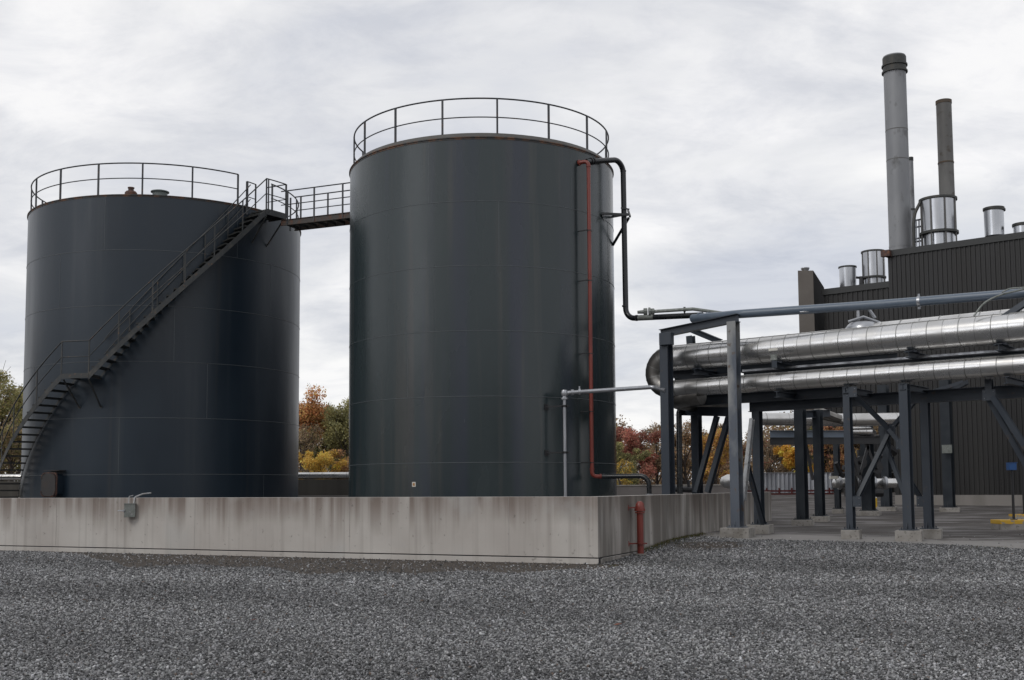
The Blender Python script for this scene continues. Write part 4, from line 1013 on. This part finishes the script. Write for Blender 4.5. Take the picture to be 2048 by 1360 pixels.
def stack(u0, u1, vt, vb, d, label, m, extra, par=bld, name='chimney_stack'):
    uc = (u0 + u1) / 2; r = (u1 - u0) / 2 * d / F_PX; zt_ = Z(uc, vt, d - r); p0_ = P(uc, vt, d); zb_ = Z(uc, vb, d) - 1.5
    c_ = V((p0_.x, p0_.y, 0))
    s = MB().lathe(c_, [(r, zb_), (r, zt_), (r * .9, zt_), (r * .9, zt_ - 1.0)], 40).build(name, m, par); s['label'] = label
    for (v, rr, h, mm, nm) in extra:
        z = Z(uc, v, d - r); MB().lathe(c_, [(r, z - h / 2), (r * rr, z - h / 2), (r * rr, z + h / 2), (r, z + h / 2)], 40).build(nm, mm, s)
    return s
D1 = 61.5
stack(1766, 1810, 105, 500, D1 + 1.5, 'tallest wide grey stack', M_STACK, [(117, 1.06, .55, M_COLLAR, 'collar'), (124, 1.16, .09, M_COLLAR, 'collar'), (137, 1.16, .09, M_COLLAR, 'collar'), (131, 1.06, .3, M_COLLAR, 'collar'), (255, 1.012, .05, M_STACKD, 'band'), (315, 1.012, .05, M_STACKD, 'band'), (489, 1.02, .1, M_STACK, 'band')])
stack(1872, 1902, 197, 392, D1 + 3, 'shorter sooty grey stack with a rusty lip', M_STACKD, [(200, 1.05, .2, M_LIP, 'lip'), (322, 1.05, .08, M_LIP, 'band')])
stack(1816, 1826, 313, 500, D1 + 5, 'thin grey stack behind the tallest', M_STACK, [(317, 1.1, .2, M_COLLAR, 'lip'), (418, 1.15, .1, M_COLLAR, 'band')])
def vent(u0, u1, vt, vm, vb, d, label, neck=.82, par=bld):
    uc = (u0 + u1) / 2; r = (u1 - u0) / 2 * d / F_PX; p0_ = P(uc, (vt + vb) / 2, d); c_ = V((p0_.x, p0_.y, 0))
    zt_, zm, zb_ = Z(uc, vt, d - r), Z(uc, vm, d - r), Z(uc, vb, d) - 1.2
    s = MB().lathe(c_, [(r * .93, zm), (r * .95, zt_), (r * .8, zt_), (r * .8, zt_ - .6)], 40).build('roof_vent', M_VENT, par); s['label'] = label
    mb = MB(); mb2 = MB()
    mb.lathe(c_, [(r * .95, zt_ - .14), (r * 1.03, zt_ - .12), (r * 1.03, zt_), (r * .95, zt_ + .01)], 40)
    if vb - vm > 4: mb2.lathe(c_, [(r * .9, zm - .12), (r * 1.05, zm - .10), (r * 1.05, zm + .03), (r * .93, zm + .06)], 40)
    mb.build('flange', M_COLLAR, s)
    if mb2.v: mb2.build('flange', M_COLLAR, s)
    if vb - vm > 4:
        MB().lathe(c_, [(r * neck, zb_), (r * neck, zm)], 40).build('neck', M_VENT, s)
        mb = MB()
        for a in range(0, 360, 45): q_ = c_ + V((sin(radians(a)), -cos(radians(a)), 0)) * r * .97; mb.bar((q_.x, q_.y, zb_), (q_.x, q_.y, zt_), .08, .06, q_ - c_)
        mb.build('strut', M_STACKD, s)
    return s
vent(1841, 1913, 389, 458, 485, D1, 'large shiny drum vent in front of the sooty stack')
vent(1968, 2008, 411, 468, 468, D1 - 1, 'plain cylindrical vent right of the big drum'); vent(2026, 2066, 443, 463, 463, D1 - 1.5, 'low vent at the picture edge')
for (u0, u1, v, d) in ((1969, 2009, 421, D1 - 1), (2027, 2067, 452, D1 - 1.5)):
    uc = (u0 + u1) / 2; r = (u1 - u0) / 2 * d / F_PX; q = P(uc, v, d); MB().lathe(V((q.x, q.y, q.z)), [(r * .9, -.06), (r * 1.04, -.05), (r * 1.04, .05), (r * .9, .06)], 36).build('vent_ring', M_COLLAR, bld)
# rooftop ladder cage and conduit by the drum
mb = MB(); mb.tube(fillet([P(1842, 402, D1), P(1830, 425, D1), P(1827, 448, D1), P(1828, 500, D1)], 1.2), .09, 8).build('roof_conduit', M_COLLAR, bld)
mb = MB()
for v in (441, 455, 478, 484): mb.tube([P(1829, v, D1 + .3), P(1846, v - 3, D1 + .3)], .05, 6)
for u in (1832, 1838, 1843): mb.tube([P(u, 440, D1 + .3), P(u + 1, 492, D1 + .3)], .045, 6)
mb.build('cage_ladder', M_VENT, bld)
# corner gutter
q = P(1772, 507, 61.8); MB().box(q, .5, .3, .35, BD).build('gutter_box', M_RUSTBR, bld)
# farther block and tan tower
DB = 92
b2c = V((TAN(1655) * DB, DB, 0)); blk = thing('rear_building', 'lower dark ribbed building block behind, with a tan tower on its left end', 'building', (b2c.x, b2c.y, 1.0))
zr2 = Z(1655, 580, DB)
mb = MB(); vs, fs = ribbed(b2c, 26, 1.0, zr2 - .4, BD, -BN, .42, .07); mb.add(vs, fs); mb.build('ribbed_wall', M_SIDING, blk, smooth=0)
c = b2c + BD * 13 - BN * .05; MB().box(V((c.x, c.y, zr2 - .2)), 26.2, .25, .5, BD).build('roof_trim', M_TRIM, blk)
c = b2c + BD * 13 + BN * 6; MB().box(V((c.x, c.y, zr2 / 2 - .3)), 25.8, 11.5, zr2 - .8, BD).build('core', M_TRIM, blk)
ta = V((TAN(1604) * 91, 91, 0)); tb_ = V((TAN(1635) * 91, 91, 0)); tc = V((TAN(1656) * 93, 96, 0)); tc.x = TAN(1656) * 96
zt_ = Z(1619, 541, 91); zc_ = Z(1656, 575, 96)
tw = MB(); td = V((ta.x + (tc.x - tb_.x), tc.y, 0))
tw.add([V((*p.xy, 0.5)) for p in (ta, tb_, tc, td)] + [V((ta.x, ta.y, zt_)), V((tb_.x, tb_.y, zt_)), V((tc.x, tc.y, zc_)), V((td.x, td.y, zc_))],
       [(0, 1, 5, 4), (3, 7, 6, 2), (4, 5, 6, 7), (0, 4, 7, 3)])
two = tw.build('tower', M_TOWER, blk, smooth=0)
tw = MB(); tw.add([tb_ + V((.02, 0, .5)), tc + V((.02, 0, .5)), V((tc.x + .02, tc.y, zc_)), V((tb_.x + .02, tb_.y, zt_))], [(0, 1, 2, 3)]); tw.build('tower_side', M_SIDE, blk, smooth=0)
q = V((TAN(1619) * 92, 92, zt_)); MB().lathe(q, [(.28, -.2), (.28, .2), (.36, .32), (.36, .42), (.01, .42)], 16).build('tower_cap', M_VENT, blk)
vent(1678, 1713, 530, 578, 578, DB + 1.5, 'plain steel cylinder vent on the lower block', par=blk)
vent(1724, 1770, 498, 551, 572, DB + .5, 'flanged drum vent beside the plain cylinder', par=blk)
mb = MB(); mb.tube([P(1712, 555, DB), P(1726, 556, DB)], .1, 6).tube([P(1722, 553, DB), P(1722, 574, DB)], .16, 8).build('valve', M_DKMET, blk)

# ------------------------------------------------------------------ yard furniture on the right
def loc_uv(u, v):                   # point on the paved ground seen at (u, v)
    d = 25.0
    for _ in range(30):
        p_ = P(u, v, d); g_ = gh(p_.x, p_.y); dd_ = ray(u, v); d = d + (g_ - p_.z) / (dd_.z / dd_.y) * .8
    return V((P(u, v, d).x, d, gh(P(u, v, d).x, d)))
kA = loc_uv(2001, 1061); kA.z -= .02
ang = V((1, .03, 0)).normalized(); pb = kA + ang * .9 + V((0, .32, 0))
yb1 = thing('equipment_block', 'concrete block with worn yellow top paint at the right edge', 'concrete block', pb)
MB().box(pb + V((0, 0, .10)), 1.8, .64, .20, ang).build('block', M_PAD, yb1, bevel=.01)
MB().box(pb + V((0, 0, .26)), 1.804, .644, .12, ang).build('yellow_band', M_YEL, yb1, bevel=.01)
q = V((TAN(2021) * (kA.y + .3), kA.y + .3, pb.z + .32))
sg = thing('post_box', 'blue box on a thin dark post standing on the yellow-topped block', 'control box', q)
zt_ = Z(2020, 940, q.y)
MB().tube([q, V((q.x, q.y, zt_))], .038, 12).lathe(q, [(.10, 0), (.10, .02), (.045, .03)], 12).build('post', M_DKMET, sg)
bxo = MB().box(V((q.x - .01, q.y, zt_ + .1)), .24, .16, .21, V((1, .15, 0))).build('blue_box', M_BLUE, sg, bevel=.008)
MB().box(V((q.x, q.y, zt_ + .212)), .26, .18, .015, V((1, .15, 0))).build('lid', M_BLUE, bxo)
q2 = loc_uv(2031, 1042)
yb2 = thing('equipment_block', 'second yellow-topped concrete block just behind, cut by the picture edge', 'concrete block', q2)
MB().box(q2 + ang * .7 + V((0, .25, .07)), 1.4, .5, .16, ang).build('block', M_PAD, yb2, bevel=.01)
MB().box(q2 + ang * .7 + V((0, .25, .19)), 1.404, .504, .08, ang).build('yellow_band', M_YEL, yb2)
q3 = V((TAN(2043) * (q2.y + .25), q2.y + .25, q2.z + .23))
sp2 = thing('support_post', 'dark purple-brown post at the extreme right edge, on the second yellow block', 'post', q3)
MB().tube([q3, V((q3.x, q3.y, Z(2043, 925, q3.y)))], .055, 12).lathe(q3, [(.11, 0), (.11, .02), (.06, .03)], 12).build('post', M_DKMET, sp2)
# yellow bollard far in the yard
q = P(1748, 1002, 55); q.z = gh(q.x, q.y); bo = thing('bollard', 'short yellow bollard with a white cap behind the rack columns', 'bollard', q)
MB().tube([q, q + V((0, 0, .52))], .15, 14).build('body', M_YELC, bo); MB().lathe(q + V((0, 0, .52)), [(.15, 0), (.12, .08), (.001, .12)], 14).build('cap', M_WHITE, bo)
# corrugated fence and red barrier
fy = 78.0
fence = thing('corrugated_fence', 'silver corrugated sheet fence in front of the trees, with a pale top rail', 'fence', V((TAN(1500) * fy, fy, .9)))
def corr(x0, x1, y, z0, z1, pitch, amp, m, par, nm):
    n = int((x1 - x0) / (pitch / 4)); vs = []
    for i in range(n + 1):
        x = x0 + (x1 - x0) * i / n; dy = amp * sin(2 * pi * i / 4 + .4); vs += [(x, y + dy, z0), (x, y + dy, z1)]
    MB_ = MB(); MB_.add(vs, [(2 * i, 2 * i + 2, 2 * i + 3, 2 * i + 1) for i in range(n)]); return MB_.build(nm, m, par, smooth=0)
M_CORR = mat('bright_corrugated_steel', (.60, .62, .66), .4, .6, .5, [(1.0, (1, 1, .05), .40, .62, (.22, .23, .26), 3)])
corr(TAN(1480) * fy, TAN(1664) * fy, fy, 1.15, 2.50, .30, .06, M_CORR, fence, 'sheet')
c2 = corr(TAN(1664) * fy, TAN(1800) * fy, fy + .3, 1.15, 2.42, .30, .06, M_SIDING, fence, 'sheet'); c2['label'] = 'dark sheeting'
MB().bar((TAN(1480) * fy, fy, 2.54), (TAN(1800) * fy, fy, 2.54), .1, .07).build('top_rail', M_SILV, fence)
rb_ = thing('red_barrier', 'dark red barrier rail along the foot of the corrugated fence', 'barrier', V((TAN(1530) * 76, 76, .9)))
mb = MB()
for z in (1.08, 1.3): mb.bar((TAN(1490) * 76, 76, z), (TAN(1664) * 76, 76, z), .08, .12)
for u in range(1530, 1665, 25): mb.bar((TAN(u) * 76, 75.9, .85), (TAN(u) * 76, 75.9, 1.5), .1, .1)
mb.build('rails', M_REDRAIL, rb_)

# ------------------------------------------------------------------ rear compound wall and pipe
y5 = 50.0
rwl = thing('rear_wall', 'dark concrete wall at the back of the compound seen between the tanks', 'wall', V((-10, y5, 0)))
x0, x1 = -34, TAN(960) * y5
MB().box(((x0 + x1) / 2, y5 + .15, 1.0), x1 - x0, .3, 2.1).build('wall_run', M_BACKWALL, rwl)
MB().box(((x0 + x1) / 2, y5 - .35, 1.30), x1 - x0, .5, .06).build('kerb', M_PLINTH, rwl)
rw2 = thing('rear_wall', 'lower pale concrete wall at the back of the compound, right of the nearer tank', 'wall', V((6, y5, 0)))
x0b, x1b = x1 + .01, TAN(1490) * y5
MB().box(((x0b + x1b) / 2, y5 + .15, .83), x1b - x0b, .3, 1.66).build('wall_run', M_BACKWALL2, rw2)
MB().box(((x0b + x1b) / 2, y5 + .15, 1.69), x1b - x0b, .36, .05).build('coping', M_PAD, rw2)
zp = Z(650, 951, y5 - .2)
clad_pipe('bright clad pipe lying on top of the dark rear wall between the tanks', [V((-34, y5 + .1, zp)), V((x1, y5 + .1, zp))], .145, .55, name='wall_top_pipe')

# ------------------------------------------------------------------ trees
def leaf_mesh(name, centers, sizes, n_leaf, leaf, cols, seed, m=M_LEAF, extra=None, flat=.0):
    """leaves spread through clumps; one small bent quad each"""
    rs = np.random.RandomState(seed)
    cs = np.array(centers); sz = np.array(sizes)
    w = sz ** 2.2; w /= w.sum(); idx = rs.choice(len(cs), n_leaf, p=w)
    d = rs.normal(size=(n_leaf, 3)); d /= np.linalg.norm(d, axis=1)[:, None]
    rad = sz[idx] * (.55 + .5 * rs.rand(n_leaf)) ; rad *= (rs.rand(n_leaf) ** .35)
    p = cs[idx] + d * rad[:, None] * np.array([1, 1, .8]); leaf = leaf * .62
    a = rs.normal(size=(n_leaf, 3)); a /= np.linalg.norm(a, axis=1)[:, None]
    b = rs.normal(size=(n_leaf, 3)); b -= a * (a * b).sum(1)[:, None]; b /= np.linalg.norm(b, axis=1)[:, None]
    s = leaf * rs.uniform(.6, 1.4, n_leaf)[:, None]
    v = np.stack([p - a * s, p + b * s * .55, p + a * s, p - b * s * .55], 1).reshape(-1, 3)
    col = np.array(cols)[(rs.rand(n_leaf) ** 1.2 * len(cols)).astype(int)] * .64 + np.array([.15, .125, .085]) * .36
    clump = rs.uniform(.7, 1.3, len(cs))[idx]
    col = col * (clump * rs.uniform(.75, 1.25, n_leaf))[:, None]
    tint = np.concatenate([np.minimum(col * 2.0, .8), np.ones((n_leaf, 1))], 1)
    me = bpy.data.meshes.new(name); me.vertices.add(len(v)); me.vertices.foreach_set('co', v.reshape(-1))
    me.loops.add(n_leaf * 4); me.polygons.add(n_leaf)
    me.loops.foreach_set('vertex_index', np.arange(n_leaf * 4, dtype=np.int32)); me.polygons.foreach_set('loop_start', np.arange(0, n_leaf * 4, 4, dtype=np.int32))
    me.update(calc_edges=True)
    at = me.attributes.new('tint', 'FLOAT_COLOR', 'POINT'); at.data.foreach_set('color', np.repeat(tint, 4, 0).reshape(-1))
    me.materials.append(m); return me
def tree(name, label, x, y, vt, w, cols, seed, nleaf=3500, leaf=.13, low=.18, twigs=60, group=None, density=1.0):
    rs = random.Random(seed); g = gh(x, y) - .05
    h = (Z(1024 + F_PX * x / y, vt, y) - g) / 1.03
    t = thing(name, label, 'tree' if 'tree' in name else 'bush', (x, y, g), group)
    mb = MB(); cen, sz = [], []
    trunk_top = V((x + rs.uniform(-.2, .2), y, g + h * .55))
    mb.tube([V((x, y, g)), V((x + rs.uniform(-.1, .1), y, g + h * .25)), trunk_top], [h * .022, h * .017, h * .009], 7)
    nb = 16
    for i in range(nb):
        a = rs.uniform(0, 2 * pi); t0 = rs.uniform(low, .55); base = V((x, y, g + h * t0))
        rr = w / 2 * rs.uniform(.45, 1.0); zz = g + h * (t0 + rs.uniform(.15, .45)); zz = min(zz, g + h * rs.uniform(.75, .97))
        tipv = V((x + cos(a) * rr, y + sin(a) * rr, zz)); midp = (base + tipv) / 2 + V((0, 0, h * .04))
        mb.tube([base, midp, tipv], [h * .008, h * .005, h * .002], 5)
        cen.append(tuple(tipv)); sz.append(h * rs.uniform(.08, .15)); cen.append(tuple((midp + tipv) / 2)); sz.append(h * rs.uniform(.07, .12))
    for i in range(7):
        cen.append((x + rs.uniform(-.25, .25) * w, y + rs.uniform(-.25, .25) * w, g + h * rs.uniform(.6, .93))); sz.append(h * rs.uniform(.08, .13))
    for i in range(twigs * 2):
        c_ = V(rs.choice(cen)); d = V((rs.uniform(-1, 1), rs.uniform(-1, 1), rs.uniform(-.1, 1.2))).normalized()
        mb.tube([c_ - d * h * .05, c_ + d * h * rs.uniform(.06, .15)], [h * .0022, h * .0010], 4, False)
    mb.build('trunk', M_BARK, t)
    me = leaf_mesh('crown', [(c[0] - x, c[1] - y, c[2] - g) for c in cen], sz, int(nleaf * 2.3), leaf, cols, seed)
    o = bpy.data.objects.new('crown', me); COL.objects.link(o); o.parent = t
    return t
ORANGE = [(.40, .15, .05), (.46, .22, .06), (.30, .11, .045), (.36, .24, .07)]
OLIVE = [(.13, .135, .045), (.18, .17, .055), (.08, .088, .035), (.23, .20, .06)]
GREEN = [(.11, .12, .04), (.16, .16, .055), (.075, .08, .033), (.21, .19, .06)]
YELLOW = [(.50, .31, .03), (.42, .24, .025), (.55, .38, .06), (.30, .19, .03)]
RED = [(.24, .055, .05), (.31, .08, .06), (.17, .05, .045), (.22, .11, .07)]
BROWN = [(.17, .115, .075), (.23, .15, .085), (.12, .09, .065), (.25, .18, .09)]
RUST = [(.30, .14, .06), (.36, .19, .07), (.21, .10, .05), (.33, .22, .08)]
def X(u, y): return TAN(u) * y
tree('broadleaf_tree', 'bushy green and brown tree left of the farther tank at the picture edge', X(-5, 66), 66, 722, 7.0, OLIVE + GREEN[:2] + BROWN[:1], 11, 9000, .13, .05)
tree('broadleaf_tree', 'olive tree behind the staircase foot, partly hidden by the farther tank', X(70, 70), 70, 742, 6.0, OLIVE, 12, 5000, .13, .05)
tree('shrub', 'rusty brown undergrowth at the left edge behind the stairs', X(25, 62), 62, 830, 4.5, BROWN + OLIVE, 13, 4000, .12, .03)
tree('maple_tree', 'orange maple whose top shows just right of the farther tank', X(606, 74), 74, 775, 3.2, ORANGE, 21, 5200, .12, .35)
tree('broadleaf_tree', 'olive green tree in the middle of the gap between the tanks', X(648, 76), 76, 800, 4.0, OLIVE + GREEN[:1], 22, 6500, .12, .15)
tree('broadleaf_tree', 'green tree against the left edge of the nearer tank', X(694, 73), 73, 788, 3.4, GREEN + OLIVE[1:2], 23, 6500, .12, .1)
tree('shrub', 'bright yellow bush low between the two tanks', X(638, 62), 62, 886, 3.0, YELLOW, 24, 3800, .085, .05, 50)
tree('shrub', 'orange-brown bush beside the yellow one, touching the nearer tank', X(688, 63), 63, 885, 1.8, RUST + BROWN[:1], 25, 2600, .085, .05)
tree('shrub', 'dark brown bare bush at the right edge of the farther tank', X(600, 67), 67, 835, 2.6, BROWN + OLIVE[:1], 26, 2600, .09, .05, 90)
tree('maple_tree', 'dark red maple just right of the nearer tank', X(1262, 76), 76, 836, 4.0, RED, 31, 6500, .11, .1, 110)
tree('shrub', 'olive green bush below the red maple', X(1252, 70), 70, 880, 3.0, OLIVE + GREEN[:1], 32, 3800, .10, .03)
tree('shrub', 'small yellow bush at the foot of the olive one, right of the nearer tank', X(1238, 66), 66, 915, 1.6, YELLOW[:2] + OLIVE[:2], 33, 1500, .08, .03)
tree('twiggy_tree', 'half-bare grey-brown tree left of the first rack column', X(1312, 78), 78, 838, 4.0, BROWN, 34, 3000, .10, .1, 260)
tree('twiggy_tree', 'half-bare brown tree between the first two rack columns', X(1368, 77), 77, 835, 3.6, BROWN + RUST[:1], 35, 3200, .10, .1, 240)
tree('broadleaf_tree', 'golden orange tree seen through the slanting braces', X(1428, 74), 74, 850, 2.4, RUST[:2] + YELLOW[:2], 36, 4200, .10, .05)
tree('twiggy_tree', 'reddish brown thicket tree behind the corner column', X(1470, 78), 78, 838, 4.2, BROWN + RED[:1], 37, 4600, .10, .05, 160)
tree('maple_tree', 'bright yellow-orange tree behind the corrugated fence', X(1592, 82), 82, 862, 3.4, [(.62, .31, .02), (.52, .24, .02), (.62, .40, .04)], 38, 6000, .11, .05)
tree('twiggy_tree', 'dark brown leafless thicket left of the yellow-orange tree', X(1535, 86), 86, 850, 4.6, BROWN[:3], 39, 4200, .10, .05, 220)
tree('broadleaf_tree', 'rust red tree right of the yellow-orange tree, behind the dark sheeting', X(1668, 88), 88, 830, 4.4, RUST + RED[:1], 40, 5600, .12, .05)
tree('broadleaf_tree', 'brown and yellow tree behind the low flanged pipe', X(1740, 88), 88, 835, 4.6, BROWN + YELLOW[3:], 41, 4600, .12, .05, 160)
# far wood, one mass, with unseen belts added to darken the tank reflections
def wood():
    rs = np.random.RandomState(5); cen, sz, out = [], [], []
    n = 210000; x = rs.uniform(-52, 60, n); y = rs.uniform(89, 101, n); nb = 30000; y[:nb] = rs.uniform(-62, -54, nb); x[:nb] = rs.uniform(-85, 50, nb); n3 = nb + 22000; x[nb:n3] = rs.uniform(-78, -70, 22000); y[nb:n3] = rs.uniform(-58, 70, 22000)
    prof = 4.9 + .9 * np.sin(x * .31) + .8 * np.sin(x * .83 + 1) + .5 * np.sin(x * 2.1 + y)
    prof = np.where(x < -25, prof + 3.0, prof); prof = np.where(y < 0, prof + 9.5 + 2 * np.sin(x * .11), prof); prof = np.where(x < -69, np.maximum(prof, 12.0) + 2 * np.sin(y * .13), prof); z = rs.rand(n) ** .8 * np.maximum(prof, 1.5)
    pal = np.array(OLIVE + BROWN + BROWN + RUST[:2] + BROWN + RED[:1])
    k = (np.floor((np.sin(x * .37 + 2) + np.sin(x * 1.1 + y * .6) * .6 + z * .12 + 2) * 2.6) + rs.randint(0, 3, n)).astype(int) % len(pal)
    col = pal[k] * rs.uniform(.6, 1.25, n)[:, None]
    a = rs.normal(size=(n, 3)); a /= np.linalg.norm(a, axis=1)[:, None]; b = rs.normal(size=(n, 3)); b -= a * (a * b).sum(1)[:, None]; b /= np.linalg.norm(b, axis=1)[:, None]
    s = rs.uniform(.07, .17, n)[:, None]; s[:n3] *= 3.0; g = np.array([gh(0, yy) for yy in y]); p = np.stack([x, y, z + g], 1)
    v = np.stack([p - a * s, p + b * s * .6, p + a * s, p - b * s * .6], 1).reshape(-1, 3)
    me = bpy.data.meshes.new('far_wood'); me.vertices.add(len(v)); me.vertices.foreach_set('co', v.reshape(-1))
    me.loops.add(n * 4); me.polygons.add(n); me.loops.foreach_set('vertex_index', np.arange(n * 4, dtype=np.int32)); me.polygons.foreach_set('loop_start', np.arange(0, n * 4, 4, dtype=np.int32)); me.update(calc_edges=True)
    at = me.attributes.new('tint', 'FLOAT_COLOR', 'POINT'); at.data.foreach_set('color', np.repeat(np.concatenate([col * np.where(y > 80, 1.8, 1.1)[:, None], np.ones((n, 1))], 1), 4, 0).reshape(-1))
    me.materials.append(M_LEAF); o = bpy.data.objects.new('far_wood', me); COL.objects.link(o)
    o['kind'] = 'stuff'; o['label'] = 'mixed brown and olive autumn wood behind the yard, plus added unseen belts'; o['category'] = 'wood'
wood()

# ------------------------------------------------------------------ weeds and fallen leaves
def tufts():
    rs = np.random.RandomState(3); vs, fs, col = [], [], []
    spots = []
    for _ in range(1500):
        t = rs.uniform(2.6, 8.5); o_ = rs.exponential(.11) + .01; q = WC + WR * t - WL * o_; spots.append((q.x, q.y, 1))
    for _ in range(160):
        q = V((rs.normal(2.55, .5), rs.normal(23.0, .18), 0)); spots.append((q.x, q.y, .5))
    for _ in range(120):
        q = V((rs.normal(10.6, .35), rs.normal(25.1, .1), 0)); spots.append((q.x, q.y, .5))
    for x, y, s in spots:
        if min(wall_dist(x, y)) > 9: continue
        g = gh(x, y); h = rs.uniform(.03, .10) * s; a = rs.rand() * 6.28; n0 = len(vs); w = .006
        lx, ly = rs.normal(0, .03, 2)
        vs += [(x - w * cos(a), y - w * sin(a), g), (x + w * cos(a), y + w * sin(a), g), (x + lx, y + ly, g + h)]; fs.append((n0, n0 + 1, n0 + 2))
        c = (.07, .085, .02) if rs.rand() < .6 else (.17, .13, .05); col += [(*c, 1)] * 3
    me = bpy.data.meshes.new('weeds'); me.from_pydata(vs, [], fs); at = me.attributes.new('tint', 'FLOAT_COLOR', 'POINT'); at.data.foreach_set('color', np.array(col).reshape(-1))
    me.materials.append(M_LEAF); o = bpy.data.objects.new('weeds', me); COL.objects.link(o); o['kind'] = 'stuff'; o['label'] = 'thin green and dry weeds along the foot of the wall'; o['category'] = 'weeds'
tufts()
def fallen(u, v, label, s, c):
    q = loc_uv(u, v); mb = MB(); z = q.z + .035
    pts = [(-1, 0, 0), (-.4, .5, .2), (.1, .35, .25), (.5, .6, .1), (1, .05, .3), (.4, -.4, .25), (-.2, -.5, .1)]
    mb.poly([q + V((a * s, b * s, z - q.z + cc * s)) for a, b, cc in pts], V((0, 0, .004)))
    tag(mb.build('fallen_leaf', c, None, base=q), label, 'leaf')
M_LF = mat('dry_leaf_brown', (.20, .06, .03), .7); M_LF2 = mat('dry_leaf_dark', (.12, .035, .025), .7)
fallen(1236, 1256, 'single reddish-brown leaf on the gravel right of centre', .045, M_LF)
fallen(508, 1246, 'single dark brown leaf on the gravel left of centre', .035, M_LF2)
